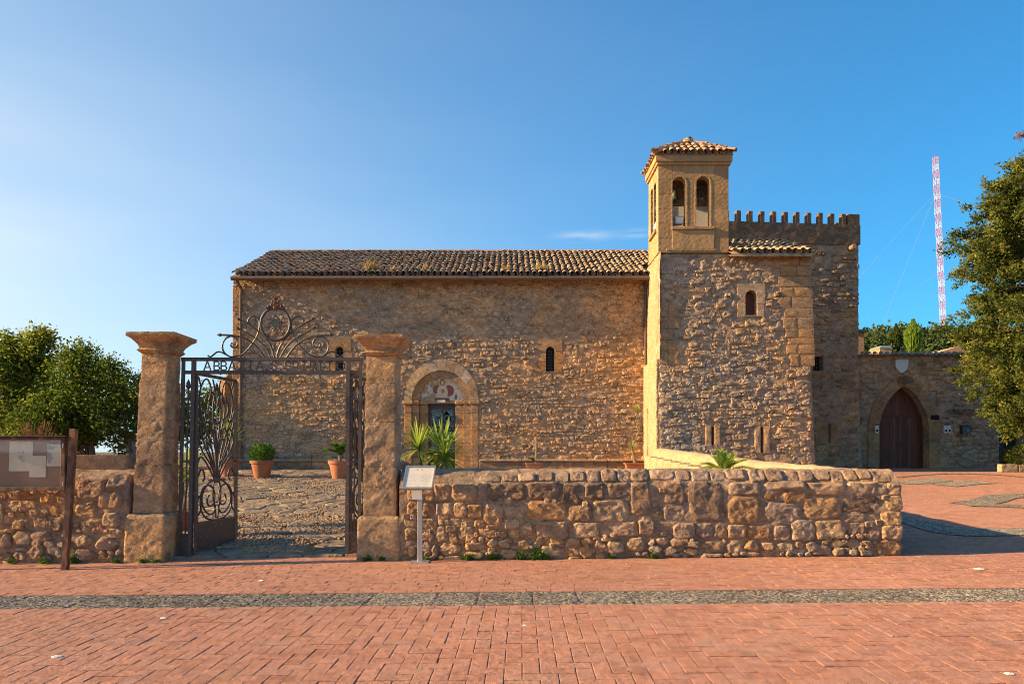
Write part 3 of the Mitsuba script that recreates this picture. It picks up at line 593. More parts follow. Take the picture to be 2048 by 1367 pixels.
# ------------------------------------------------------------------ gate pillars
def pillar(text, px0, px1, cap_top, base_top, lean, sd):
    k = thing('gate_pillar', text, 'gate pillar', 'stone gate pillars')
    u0, _ = wall_px(px0, 1100, VW + 0.03); u1, _ = wall_px(px1, 1100, VW + 0.03); w = (u1 - u0) / 2
    c = ((u0 + u1) / 2) * EU + (VW + 0.03 + w) * EV; gz = float(g(c[0], c[1]))
    bw = w + 0.055; zt = CH - (cap_top - HY) * (c[1] - w) / F; zb = CH - (base_top - HY) * (c[1] - w) / F
    a = (c[0] - lean * 0.2, c[1]); kw = dict(lean=(lean, 0), freq=6)
    put(f'{k}__base', sqlathe(dense([(bw + 0.015, gz - 0.03), (bw + 0.01, zb - 0.04), (bw - 0.02, zb)], 0.05), a, amp=0.013, seed=sd, k=20, lean=(lean, 0), freq=9), STONE, 50, seed=0.6, typ=0.9)
    n = 4; zs = [zb + 0.005, zb + (zt - zb) * 0.27, zb + (zt - zb) * 0.52, zb + (zt - zb) * 0.735, zt - 0.30]
    for i in range(n):
        z0, z1 = zs[i], zs[i + 1] - 0.004; ww = w - 0.008 * i + rng.uniform(-0.004, 0.004)
        put(f'{k}__block', sqlathe(dense([(ww, z0), (ww, z1)], 0.035), a, amp=0.009 + (0.007 if i < 2 else 0), seed=sd, k=20, lean=(lean, 0), freq=9), STONE, 50, seed=(0.45, 0.6, 0.5, 0.7)[i], typ=0.9)
    w2 = w - 0.03
    put(f'{k}__capital', sqlathe(dense([(w2 + 0.005, zt - 0.30), (w2 + 0.03, zt - 0.275), (w2 + 0.055, zt - 0.25), (w2 + 0.03, zt - 0.215), (w2 + 0.055, zt - 0.165), (w2 + 0.11, zt - 0.10), (w2 + 0.165, zt - 0.06), (w2 + 0.165, zt - 0.01), (w2 + 0.12, zt)], 0.03), a, amp=0.018, seed=sd + 7, k=12, **kw), STONE, 50, seed=0.35, typ=0.9)
    return c, w
PL = pillar('weathered square stone pillar with flared capital left of the iron gate', 262, 322, 665, 1027, 0.040, 20)
PR = pillar('weathered square stone pillar with flared capital and pale patch right of the iron gate', 724, 790, 670, 1032, 0.012, 40)
pc = np.array([wall_px(a, b, VW + 0.03) for a, b in ((742, 1030), (740, 1000), (748, 992), (752, 1004), (762, 1010), (772, 996), (780, 978), (787, 982), (786, 1012), (780, 1030))])
v, f = extr(Polygon(pc).buffer(0.006), 0.05); v = Frame(VW * EV, EU)(np.column_stack([v[:, 0], v[:, 1], v[:, 2] - 0.085])); label(put('gate_pillar_001__lime_patch', (v, f), STONE, seed=1.0, typ=0.7), 'pale pinkish worn patch low on the shaft')

# ------------------------------------------------------------------ the wrought iron gate
YG = 10.2
GT = thing('iron_gate', 'dark wrought iron double gate standing open under a scrolled arch with lettering', 'gate')
gz = lambda x, y=YG: float(g(x, y))
XL, XR = at(367, 0, YG)[0], at(722, 0, YG)[0]
zt0, zt1, zl0, zl1 = at(0, 722, YG)[2], at(0, 715, YG)[2], at(0, 748, YG)[2], at(0, 741, YG)[2]
put(f'{GT}__top_bar', bx(XL - 0.03, XR + 0.03, YG - 0.022, YG + 0.022, zt0, zt1, 0.004), IRON)
put(f'{GT}__lower_bar', bx(XL, XR, YG - 0.020, YG + 0.020, zl0, zl1, 0.004), IRON)
posts = []
for px, nm in ((367, 'post'), (388, 'post'), (697, 'post'), (721, 'post')):
    x = at(px, 0, YG)[0]; dx = -0.06 if px < 500 else -0.02
    put(f'{GT}__{nm}', bar((x + dx, YG, gz(x) - 0.02), (x, YG, zt0), 0.055 if px in (388, 697) else 0.042), IRON)
for pa, pb, spx in ((367, 388, 377), (697, 721, 710)):      # the fixed side panels: sheet at the foot, spear, cross bars
    xa, xb, xs = at(pa, 0, YG)[0], at(pb, 0, YG)[0], at(spx, 0, YG)[0]; o = -0.05 if pa < 500 else -0.015
    put(f'{GT}__foot_panel', bx(xa + o, xb + o, YG - 0.006, YG + 0.006, gz(xa) + 0.02, gz(xa) + 0.36), IRON)
    for z in (at(0, 798, YG)[2], at(0, 922, YG)[2]): put(f'{GT}__cross_bar', bx(xa - 0.015, xb, YG - 0.012, YG + 0.012, z - 0.018, z + 0.018), IRON)
    zs = at(0, 757, YG)[2]
    put(f'{GT}__spear', join([bar((xs + o, YG, gz(xa) + 0.36), (xs, YG, zs - 0.16), 0.018), lathe([(0.005, zs - 0.19), (0.020, zs - 0.175), (0.008, zs - 0.16), (0.042, zs - 0.12), (0.022, zs - 0.05), (0.0, zs)], 8, (xs, YG, 0))])[:2], IRON)
for ch, zx, py in (('A', 95, 0), ('B', 215, 0), ('B', 305, 0), ('A', 412, 0), ('Z', 535, 0), ('I', 650, 0), ('A', 765, 0), ('.', 858, 0), ('S', 950, 0), ('.', 1040, 0), ('S', 1130, 0), ('P', 1225, 0), ('I', 1335, 0), ('R', 1452, 0), ('I', 1545, 0), ('T', 1660, 0), ('O', 1805, 0)):
    m = meshkit.text_mesh(ch, zt0 - zl1 if ch != '.' else 0.16, 0.012, ch == '.'); v = np.array(m.vertices); x = at(400 + zx / 6.4, 0, YG)[0]
    w = np.ptp(v[:, 0]); v[:, 0] = (v[:, 0] - v[:, 0].min() - w / 2)
    if ch != '.': v[:, 1] = (v[:, 1] - v[:, 1].min()) / np.ptp(v[:, 1]) * (zt0 - zl1)
    label(put(f'{GT}__letter', (np.column_stack([v[:, 0] + x, YG + 0.006 - v[:, 2], v[:, 1] + zl1]), np.array(m.faces)), IRON))
# scrollwork over the gate: curves in sixths of a pixel from the middle of the top bar
U = YG / F / 6.4; x0g = at(400 + 966 / 6.4, 0, YG)[0]
def sc(pts): return [(x0g + x * U, YG, zt1 + y * U) for x, y in pts]
def tip(p, q, r=0.012):
    p, q = np.asarray(p), np.asarray(q); d = (q - p) / np.linalg.norm(q - p)
    return tube([p, p + d * 0.015, p + d * 0.035, p + d * 0.075], [r * 0.6, r * 1.7, r * 1.5, 0.001], 6)
for sgn in (-1, 1):
    m = lambda pts: [(sgn * x, y) for x, y in pts]
    for pts, r in (([(140, 0), (235, 130), (365, 230), (495, 275), (690, 290)], 0.016), ([(60, 0), (125, 120), (255, 250), (365, 310), (470, 370)], 0.015), ([(15, 0), (45, 110), (115, 230), (215, 330), (355, 430), (460, 485)], 0.016)):
        c = spline(sc(m(pts)), 30); put(f'{GT}__stem', join([tube(c, r), tip(c[-1], c[-1] + (c[-1] - c[-2]), r)])[:2], IRON, 40)
    sp = [(575, 8), (650, 60), (680, 150), (640, 240), (560, 272), (495, 228), (488, 165), (540, 130), (575, 165), (555, 190)]
    put(f'{GT}__scroll', tube(spline(sc(m(sp)), 60), 0.0135), IRON, 40)
    put(f'{GT}__scroll', tube(spline(sc(m([(575, 8), (435, 38), (325, 140), (245, 260), (212, 350), (205, 430), (228, 500), (280, 530), (330, 510), (350, 455), (320, 430)])), 60), 0.0135), IRON, 40)
    put(f'{GT}__scroll', tube(spline(sc(m([(865, 28), (835, 10), (745, 72), (665, 55), (575, 8)])), 30), 0.012), IRON, 40)
th = np.linspace(0, 2 * np.pi, 40, endpoint=False)
MD = f'{GT}__medallion'
put(MD, tube(sc(np.column_stack([188 * np.cos(th), 428 + 207 * np.sin(th)])), 0.021, 8, True), IRON, 40)
for pts in ([(0, 548), (-100, 385), (-45, 385)], [(0, 548), (100, 385), (45, 385)], [(-35, 395), (-105, 262)], [(35, 395), (100, 262)]):
    put(f'{MD}__emblem_bar', tube(sc(pts), 0.012, 5), IRON)
dv = extr(Polygon([(-62, 505), (-30, 470), (-8, 495), (8, 495), (30, 470), (62, 505), (40, 410), (16, 375), (28, 325), (0, 345), (-28, 325), (-16, 375), (-40, 410)]), 10)
put(f'{MD}__emblem_dove', (np.column_stack([x0g + dv[0][:, 0] * U, YG - dv[0][:, 2] * U, zt1 + dv[0][:, 1] * U]), dv[1]), BRONZE)
fin = []
for x, y, rx, ry in ((0, 645, 34, 40), (0, 700, 40, 48), (0, 755, 28, 34), (-45, 670, 30, 36), (45, 670, 30, 36), (-80, 650, 24, 30), (80, 650, 24, 30), (-105, 632, 20, 18), (105, 632, 20, 18), (-22, 768, 14, 18), (22, 768, 14, 18), (-35, 715, 20, 26), (35, 715, 20, 26)):
    s = trimesh.creation.icosphere(subdivisions=2); v = np.array(s.vertices) * [rx * U, 0.03, ry * U]; v *= 1 + (meshkit.noise(np.array(s.vertices) * 4 + x)[:, None] - 0.5) * 0.5
    fin.append((v + sc([(x, y)])[0], np.array(s.faces)))
label(put(f'{GT}__finial', join(fin)[:2], RUST, True), 'rust brown leaf finial on top of the oval medallion')
# the two leaves, swung inwards
def gate_leaf(hx, hy, dx, dy, zt, wd):
    lf = f'{GT}__gate_leaf'; n = num(lf); d = np.array([dx, dy, 0]) / math.hypot(dx, dy); o = np.array([hx, hy, 0.0])
    zb = gz(hx, hy + 0.5) + 0.04
    P = lambda s, z: o + d * s * wd + np.array([0, 0, z])
    H = zt - zb; q = lambda pts: [P(s, zb + z * H) for s, z in pts]
    fr = [bar(P(0, zb), P(0, zt), 0.05), bar(P(1, zb), P(1, zt), 0.05)] + [bar(P(0, z), P(1, z), 0.045) for z in (zt, zb + 0.03, zb + 0.155 * H)]
    scene_key = n
    v, f, u_ = join(fr); scene[n] = mikit.ply((v, f), IRON, uv=u_)
    pan = bar(P(0.03, zb + 0.085 * H), P(0.97, zb + 0.085 * H), 0.008, 0.13 * H); put(f'{n}__panel', pan, IRON)
    put(f'{n}__latch_plate', bar(P(0.99, zb + 0.42 * H), P(0.99, zb + 0.62 * H), 0.075), IRON)
    cv = []
    for a in (1, -1):
        X = lambda pts: [(0.5 + a * (s - 0.5), z) for s, z in pts]
        cv += [X([(0.5, 0.16), (0.20, 0.19), (0.10, 0.27), (0.18, 0.355), (0.36, 0.36), (0.45, 0.30), (0.36, 0.245), (0.26, 0.27), (0.30, 0.31)]),
               X([(0.46, 0.40), (0.26, 0.37), (0.14, 0.30), (0.22, 0.22), (0.40, 0.20), (0.47, 0.25)]),
               X([(0.48, 0.17), (0.44, 0.25), (0.40, 0.33), (0.44, 0.40), (0.40, 0.46), (0.12, 0.58), (0.08, 0.66), (0.18, 0.70), (0.24, 0.66), (0.18, 0.63)]),
               X([(0.47, 0.38), (0.40, 0.55), (0.22, 0.70), (0.10, 0.80), (0.12, 0.93), (0.26, 0.98), (0.36, 0.92), (0.32, 0.85), (0.24, 0.87)]),
               X([(0.49, 0.38), (0.45, 0.60), (0.34, 0.74), (0.30, 0.84), (0.40, 0.91), (0.46, 0.86), (0.42, 0.82)]),
               X([(0.485, 0.38), (0.46, 0.66), (0.40, 0.80), (0.45, 0.90), (0.49, 0.96)]),
               X([(0.47, 0.38), (0.36, 0.50), (0.20, 0.60), (0.06, 0.74)]), X([(0.46, 0.39), (0.30, 0.47), (0.10, 0.53), (0.05, 0.50)]), X([(0.12, 0.93), (0.06, 0.985)]),
               X([(0.36, 0.75), (0.24, 0.78), (0.20, 0.84), (0.26, 0.88)]), X([(0.44, 0.47), (0.30, 0.57), (0.24, 0.64), (0.30, 0.70), (0.37, 0.67), (0.33, 0.63)]), X([(0.05, 0.20), (0.12, 0.25), (0.08, 0.31), (0.04, 0.28)]),
               X([(0.05, 0.42), (0.14, 0.46), (0.20, 0.42), (0.16, 0.39)]), X([(0.48, 0.55), (0.42, 0.66), (0.45, 0.74), (0.49, 0.72)]), X([(0.05, 0.80), (0.16, 0.74), (0.22, 0.77), (0.18, 0.81)]), X([(0.40, 0.985), (0.44, 0.93), (0.40, 0.90)])]
    for c in cv: put(f'{n}__scroll', tube(spline(q(c), 34), 0.014, 6), IRON, True)
    put(f'{n}__rod', tube(q([(0.5, 0.38), (0.5, 0.97)]), 0.009, 5), IRON)
    put(f'{n}__clasp', bar(P(0.30, zb + 0.395 * H), P(0.70, zb + 0.395 * H), 0.03, 0.04), IRON)
gate_leaf(at(390, 0, YG)[0], YG + 0.03, 0.16, 1.08, at(0, 746, YG)[2], 1.10)
gate_leaf(at(700, 0, YG)[0], YG + 0.03, 0.10, 1.08, at(0, 748, YG)[2], 1.10)

# ------------------------------------------------------------------ notice board and information sign
YN = 9.35
NB = thing('notice_board', 'rusty framed glass notice board with three papers on a leaning post', 'notice board')
p0, p1 = at(130, 1127, YN), at(148, 857, YN); p0[2] = float(g(p0[0], YN)) - 0.02
put(f'{NB}__post', bar(p0, p1, 0.075, 0.075), RUST)
p0b = p0 + [-1.62, 0, 0]; p1b = p1 + [-1.62, 0, 0]; put(f'{NB}__post', bar(p0b, p1b, 0.075, 0.075), RUST)
zt, zb = at(0, 873, YN)[2], at(0, 981, YN)[2]; xr, xl = at(134, 0, YN)[0], at(134, 0, YN)[0] - 1.50; yb = YN + 0.02
nb = Frame((0, YN - 0.03, 0), (1, 0.0, 0))
fr = [bx(xl, xr, YN - 0.05, yb + 0.04, zt - 0.045, zt, 0.005), bx(xl, xr, YN - 0.05, yb + 0.04, zb, zb + 0.05, 0.005), bx(xr - 0.055, xr, YN - 0.05, yb + 0.04, zb + 0.05, zt - 0.045, 0.005), bx(xl, xl + 0.05, YN - 0.05, yb + 0.04, zb + 0.05, zt - 0.045, 0.005)]
put(f'{NB}__frame', join(fr)[:2], RUST)
put(f'{NB}__roof_strip', bx(xl - 0.03, xr + 0.03, YN - 0.09, yb + 0.06, zt + 0.001, zt + 0.014), RUST)
scene['m_board'] = {'type': 'twosided', 'bsdf': {'type': 'diffuse', 'reflectance': mikit.proc(lambda p, n, uv: mix((.26, .145, .105), (.31, .19, .14), fbm(p.x * 6, p.z * 6, 0.0, 3)))}}
put(f'{NB}__back_panel', bx(xl + 0.05, xr - 0.055, yb + 0.01, yb + 0.03, zb + 0.05, zt - 0.045), 'm_board')
def paper_fn(p, n, uv):
    ln = p.z * 55; c = mix((.58, .49, .34), (.66, .58, .44), fbm(p.x * 14, p.z * 14, uv.x * 9, 3))
    t = sst(0.46, 0.5, dr.abs(ln - dr.floor(ln) - 0.5)) * sst(0.46, 0.56, fbm(p.x * 30, dr.floor(ln) * 3.7, uv.x * 5, 2)) * sst(0.45, 0.6, fbm(p.x * 7, p.z * 9, uv.x * 7, 2))
    blot = sst(0.56, 0.75, fbm(p.x * 10 + uv.x * 20, p.z * 10, 4.0, 3)) * uv.y
    return mix(mix(c, (.40, .36, .30), 0.6 * t), (.22, .25, .26), 0.8 * blot)
scene['m_paper'] = {'type': 'twosided', 'bsdf': {'type': 'diffuse', 'reflectance': mikit.proc(paper_fn)}}
for i, (a, b, c, d, sk, ty) in enumerate(((15, 62, 882, 942, 0.03, 0.75), (56, 89, 911, 954, 0.02, 0.0), (91, 122, 888, 932, 0.02, 1.0))):
    X0, X1, Z1, Z0 = at(a, 0, YN)[0], at(b, 0, YN)[0], at(0, c, YN)[2], at(0, d, YN)[2]
    v, f = bx(X0, X1, yb + 0.004 - 0.001 * i, yb + 0.006 - 0.001 * i, Z0, Z1); v[:, 0] += (v[:, 2] - Z0) * sk
    label(put(f'{NB}__paper', (v, f), 'm_paper', seed=0.2 + 0.3 * i, typ=ty), ('wide yellowed sheet with faint print', 'small cream sheet lowest on the board', 'sheet with a grey smudged picture')[i])
put(f'{NB}__pane', (nb([(xl + 0.05, zb + 0.05, 0), (xr - 0.055, zb + 0.05, 0), (xr - 0.055, zt - 0.045, 0), (xl + 0.05, zt - 0.045, 0)]), [[0, 1, 2], [0, 2, 3]]), GLASS)
for s0 in (xr - 0.10, xr - 0.62):
    for a in (1, -1):
        t = np.linspace(0, 4.2, 24); r = 0.05 * (1 - t / 6); put(f'{NB}__scroll', tube(np.column_stack([s0 - 0.09 + a * 0.05 + a * r * np.cos(t) * 0.9, np.full(24, YN), zb - 0.045 + r * np.sin(t + 1.5) * 0.8]), 0.006, 5), RUST)
for z in (zb + 0.1, zt - 0.12): put(f'{NB}__hinge', tube([(xr - 0.02, YN - 0.056, z - 0.03), (xr - 0.02, YN - 0.056, z + 0.03)], 0.009, 6), STEEL)
YS = 9.62
SG = thing('information_sign', 'slanted information panel on a thin grey steel post before the wall', 'sign')
b = at(840, 1124, YS); xs, zg = b[0], float(g(b[0], YS)); zt, zb = at(0, 932, YS)[2], at(0, 974, YS)[2]
put(f'{SG}__base_plate', bx(xs - 0.13, xs + 0.13, YS - 0.10, YS + 0.10, zg - 0.01, zg + 0.014, 0.003), STEEL)
put(f'{SG}__post', bx(xs - 0.034, xs + 0.034, YS - 0.02, YS + 0.02, zg + 0.01, zb + 0.07, 0.004), STEEL)
pf = Frame((xs - 0.02, YS - 0.14, zb), (1, 0.02, 0), (0.06, 0.64, 0.77))
hw, hh = 0.212, (zt - zb) / 0.77
tr = lambda v: pf(np.column_stack([v[:, 0], v[:, 1], v[:, 2]]))
def pbox(a, b_, c, d, e, f_): v, f = bx(a, b_, c, d, e, f_); return tr(v), f
put(f'{SG}__frame', join([pbox(-hw, hw, hh - 0.02, hh, -0.02, 0.014), pbox(-hw - 0.03, hw - 0.01, -0.025, 0.0, -0.02, 0.022), pbox(-hw, -hw + 0.016, 0, hh - 0.02, -0.02, 0.012), pbox(hw - 0.016, hw, 0, hh - 0.02, -0.02, 0.012), pbox(-hw + 0.016, hw - 0.016, 0, hh - 0.02, -0.02, -0.004)])[:2], STEEL)
def sign_fn(p, n, uv):
    x, y = uv.x, uv.y
    c = C3(.80, .72, .58) * (0.94 + 0.12 * fbm(p.x * 12, p.z * 12, 0.0, 2))
    ln = y * 22; col = dr.select((x > 0.07) & (x < 0.44) | (x > 0.54) & (x < 0.93), 1.0, 0.0) * dr.select((y > 0.30) & (y < 0.66), 1.0, 0.0)
    txt = col * sst(0.25, 0.3, dr.abs(ln - dr.floor(ln) - 0.5)) * sst(0.35, 0.45, noise(x * 90, dr.floor(ln) * 5.1))
    c = mix(c, (.42, .42, .46), 0.65 * txt)
    for cx, q in ((0.40, (.55, .30, .12)), (0.56, (.62, .22, .14))):
        c = mix(c, q, 0.8 * sst(0.036, 0.026, dr.sqrt(dr.square(x - cx) + dr.square((y - 0.88) * 0.75))))
    return mix(c, (.45, .40, .32), 0.7 * sst(0.05, 0.03, dr.abs(y - 0.06 - 0.10 * (x - 0.5))) * sst(0.12, 0.10, dr.abs(x - 0.50)) * noise(x * 60, y * 60))
scene['m_sign'] = {'type': 'twosided', 'bsdf': {'type': 'roughplastic', 'diffuse_reflectance': mikit.proc(sign_fn), 'alpha': 0.25}}
put(f'{SG}__panel', (tr(np.array([[-hw + 0.016, 0, 0], [hw - 0.016, 0, 0], [hw - 0.016, hh - 0.02, 0], [-hw + 0.016, hh - 0.02, 0]])), [[0, 1, 2], [0, 2, 3]]), 'm_sign', uv=np.array([[0, 0], [1, 0], [1, 1], [0, 1.0]]))
pl = (at(824, 0, YS)[0], at(844, 0, YS)[0], at(0, 998, YS)[2], at(0, 980, YS)[2])
label(put(f'{SG}__small_plate', bx(pl[0], pl[1], YS - 0.030, YS - 0.022, pl[2], pl[3]), WHITE), 'small white square plate on the post')

# ------------------------------------------------------------------ the church
YC = 24.0; KC = F / YC
cx_ = lambda px: (px - CX) / KC
cz_ = lambda py: CH - (py - HY) / KC
CHU = thing('stone_church', 'long brown rubble stone church with tiled roof and arched doorway behind the gate', 'church')
fc = facing(YC); X0, X1, ZB, ZT = -9.65, 4.98, 0.55, cz_(561)
DX0, DX1, DZ = cx_(855), cx_(911), cz_(806)
WIN = [(cx_(1092), cx_(1109), cz_(742), cz_(693)), (cx_(670.5), cx_(686.5), cz_(742), cz_(693))]
def arch_poly(x0, x1, z0, z1, n=14, rise=None):
    r = (x1 - x0) / 2; rise = rise or r; zs = z1 - rise; t = np.linspace(0, np.pi, n)
    return Polygon([(x0, z0), (x1, z0)] + [((x0 + x1) / 2 + r * math.cos(a), zs + rise * math.sin(a)) for a in t])
door_c = cx_(882.5); ZS = cz_(800)
half = lambda r, k=1.0, n=40: Polygon([(door_c - r, ZB - 1), (door_c + r, ZB - 1)] + [(door_c + r * math.cos(a), ZS + k * r * math.sin(a)) for a in np.linspace(0, math.pi, n)])
holes = [arch_poly(*w) for w in WIN] + [half(1.03)]
wall = sbox(X0, ZB - 0.6, X1, ZT + 0.1)
for h in holes: wall = wall.difference(h)
v, f = extr(wall, 0.6); v = fc(np.column_stack([v[:, 0], v[:, 1], v[:, 2] - 0.62]))
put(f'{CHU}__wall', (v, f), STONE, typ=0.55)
portal = Polygon([(cx_(808), ZB - 1), (cx_(957), ZB - 1), (cx_(957), cz_(798)), (cx_(940), cz_(750)), (cx_(884), cz_(713)), (cx_(825), cz_(750)), (cx_(808), cz_(798))])
put(f'{CHU}__mortar', bed(fc, X0, X1, ZB, ZT, 0.060, 0.022, [half(1.12)] + [(w[0] - 0.03, w[1] + 0.03, w[2] - 0.03, w[3] + 0.03) for w in WIN], seed=4), STONE, True, seed=0.4, typ=0.55)
R = rubble(X0 - 0.02, X1, ZB + 0.1, ZT - 0.05, (0.055, 0.175), (0.06, 0.26), [portal] + [sbox(w[0] - 0.28, w[2] - 0.10, w[1] + 0.28, w[3] + 0.32) for w in WIN])
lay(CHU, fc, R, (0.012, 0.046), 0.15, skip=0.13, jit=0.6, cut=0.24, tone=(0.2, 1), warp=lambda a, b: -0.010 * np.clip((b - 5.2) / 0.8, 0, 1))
for w in WIN:                                                # ashlar round the slit windows, dark grille
    for k, (a, b, c, d) in enumerate(((w[0] - 0.30, w[0], w[2] - 0.06, w[2] + 0.32), (w[0] - 0.24, w[0], w[2] + 0.33, w[2] + 0.62), (w[1], w[1] + 0.26, w[2] - 0.06, w[2] + 0.28), (w[1], w[1] + 0.32, w[2] + 0.29, w[2] + 0.62), (w[0] - 0.30, w[1] + 0.28, w[3] - 0.16, w[3] + 0.30))):
        pg = sbox(a + 0.006, c + 0.006, b - 0.006, d - 0.006).difference(arch_poly(*w).buffer(0.004)); v, f = extr(pg, 0.10)
        put(f'{CHU}__window_stone', (fc(np.column_stack([v[:, 0], v[:, 1], v[:, 2] - 0.075])), f), STONE, typ=0.3)
    k = put(f'{CHU}__window', bx(w[0] - 0.05, w[1] + 0.05, YC + 0.22, YC + 0.24, w[2] - 0.05, w[3] + 0.05), DARK)
    gr = [bx(w[0], w[1], YC + 0.16, YC + 0.172, z - 0.006, z + 0.006) for z in np.arange(w[2] + 0.03, w[3], 0.055)] + [bx(x - 0.006, x + 0.006, YC + 0.174, YC + 0.186, w[2], w[3]) for x in np.arange(w[0] + 0.03, w[1], 0.06)]
    put(f'{k}__grille', join(gr)[:2], IRON)
# portal: three orders, lunette with a painted figure, glazed door
def ring(r0, r1, dep0, dep1, n, name, pt0=1.0, pt1=1.0, typ=0.3):
    for i in range(n):
        a0, a1 = math.pi * i / n + 0.004, math.pi * (i + 1) / n - 0.004; t = np.linspace(a0, a1, 5)
        pin = [(door_c + r0 * math.cos(a), ZS + pt0 * r0 * math.sin(a)) for a in t]; po = [(door_c + r1 * math.cos(a), ZS + (pt1 + 0.0 * 0) * r1 * math.sin(a)) for a in t[::-1]]
        v, f = extr(Polygon(pin + po), dep1 - dep0); put(f'{CHU}__{name}', (fc(np.column_stack([v[:, 0], v[:, 1], v[:, 2] + dep0])), f), STONE, typ=typ)
ring(1.04, 1.31, -0.10, 0.035, 11, 'voussoir', 1.0, 1.10, typ=0.15)
ring(0.77, 1.03, -0.22, -0.03, 11, 'voussoir', 1.06, 1.0)
lun = Polygon([(door_c + 0.79 * math.cos(a), ZS + 0.79 * 1.06 * math.sin(a)) for a in np.linspace(0, math.pi, 30)])
def fresco(p, n, uv):
    x, z = (p.x - door_c) / 0.76, (p.z - ZS) / 0.80
    nn = fbm(p.x * 9, p.z * 9, 1.0, 3); c = mix((.40, .26, .13), (.62, .54, .44), sst(0.35, 0.62, nn + 0.25 * sst(-0.3, 0.5, x) - 0.05))
    def ell(cx, cz, rx, rz, a=0.0):
        dx, dz = x - cx, z - cz; q, s = dx * math.cos(a) + dz * math.sin(a), dz * math.cos(a) - dx * math.sin(a)
        return sst(1.12, 0.9, dr.sqrt(dr.square(q / rx) + dr.square(s / rz)))
    c = mix(c, (.48, .36, .18), ell(0.03, 0.80, .17, .17)); c = mix(c, (.25, .11, .08), ell(0.02, 0.36, .46, .42) * 0.2)
    c = mix(c, (.24, .09, .075), ell(-0.22, 0.50, .21, .17, 0.6)); c = mix(c, (.24, .09, .075), ell(0.33, 0.43, .24, .25, -0.9))
    c = mix(c, (.58, .46, .28), ell(0.03, 0.33, .25, .40)); c = mix(c, (.42, .20, .12), ell(0.05, 0.42, .09, .10)); c = mix(c, (.66, .54, .36), ell(0.03, 0.62, .09, .08))
    c = mix(c, (.20, .09, .05), ell(0.03, 0.80, .105, .15)); c = mix(c, (.62, .42, .28), ell(0.03, 0.79, .068, .105))
    c = mix(c, (.22, .085, .07), sst(0.14, 0.10, z) * sst(0.36, 0.32, dr.abs(x - 0.02)) * sst(-.02, 0.0, z))
    c = mix(c, (.16, .13, .12), ell(0.66, 0.17, .06, .12))
    return c * (0.8 + 0.4 * fbm(p.x * 40, p.z * 40, 0.0, 2))
bsdf('m_fresco', fresco, 0.9)
v, f = extr(lun, 0.12); label(put(f'{CHU}__lunette', (fc(np.column_stack([v[:, 0], v[:, 1], v[:, 2] - 0.30])), f), 'm_fresco'), 'faded painted half figure in a dark red cloak over the door')
label(put(f'{CHU}__plaque', bx(cx_(874), cx_(890), YC + 0.06, YC + 0.10, cz_(804), cz_(799)), WHITE), 'small white plaque over the door')
for s in (-1, 1):
    for j, (r0, r1, hi) in enumerate(((0.49, 0.77, -0.10), (0.78, 1.03, -0.02), (1.04, 1.30, 0.035))):
        a, b = sorted((door_c + s * r0, door_c + s * r1)); z = 0.75; zz = np.concatenate([[0.75], np.cumsum(np.array([0.62, 0.48, 0.55, 0.5, 0.5])) + 0.75]); zz = zz[zz < ZS - 0.22]; zz = list(zz) + [ZS - 0.16]
        for z0, z1 in zip(zz[:-1], zz[1:]): put(f'{CHU}__jamb_stone', bx(a + 0.003, b - 0.003, YC - hi, YC - hi + 0.34, z0 + 0.003, z1 - 0.004, 0.012), STONE, typ=0.3)
        put(f'{CHU}__impost', bx(a - (0.05 if j == 2 else 0.0), b + (0.05 if j == 2 else 0), YC - hi - 0.06, YC - hi + 0.3, ZS - 0.15, ZS - 0.005, 0.03), STONE, typ=0.3)
put(f'{CHU}__lintel', bx(DX0 - 0.02, DX1 + 0.02, YC + 0.10, YC + 0.5, DZ, ZS - 0.01, 0.01), STONE, typ=0.3)
DK = f'{CHU}__door'; dz0 = 0.92
put(DK, join([bx(DX0, DX0 + 0.09, YC + 0.36, YC + 0.42, dz0, DZ), bx(DX1 - 0.09, DX1, YC + 0.36, YC + 0.42, dz0, DZ), bx(door_c - 0.05, door_c + 0.05, YC + 0.35, YC + 0.43, dz0, DZ - 0.1), bx(DX0 + 0.09, DX1 - 0.09, YC + 0.36, YC + 0.42, DZ - 0.20, DZ), bx(DX0 + 0.09, DX1 - 0.09, YC + 0.36, YC + 0.42, dz0, dz0 + 0.15)])[:2], IRON)
for a, b in ((DX0 + 0.09, door_c - 0.05), (door_c + 0.05, DX1 - 0.09)): put(f'{DK}__pane', (np.array([[a, YC + 0.39, dz0 + 0.15], [b, YC + 0.39, dz0 + 0.15], [b, YC + 0.39, DZ - 0.2], [a, YC + 0.39, DZ - 0.2]]), [[0, 1, 2], [0, 2, 3]]), GLASS)
put(f'{CHU}__interior', join([bx(DX0 - 0.5, DX1 + 0.5, YC + 2.5, YC + 2.6, 0.2, 4.2), bx(DX0 - 0.6, DX0 - 0.5, YC + 0.62, YC + 2.6, 0.2, 4.2), bx(DX1 + 0.5, DX1 + 0.6, YC + 0.62, YC + 2.6, 0.2, 4.2), bx(DX0 - 0.6, DX1 + 0.6, YC + 0.62, YC + 2.6, 4.2, 4.3), bx(DX0 - 0.6, DX1 + 0.6, YC + 0.5, YC + 2.6, 0.85, 0.9)])[:2], DARK)
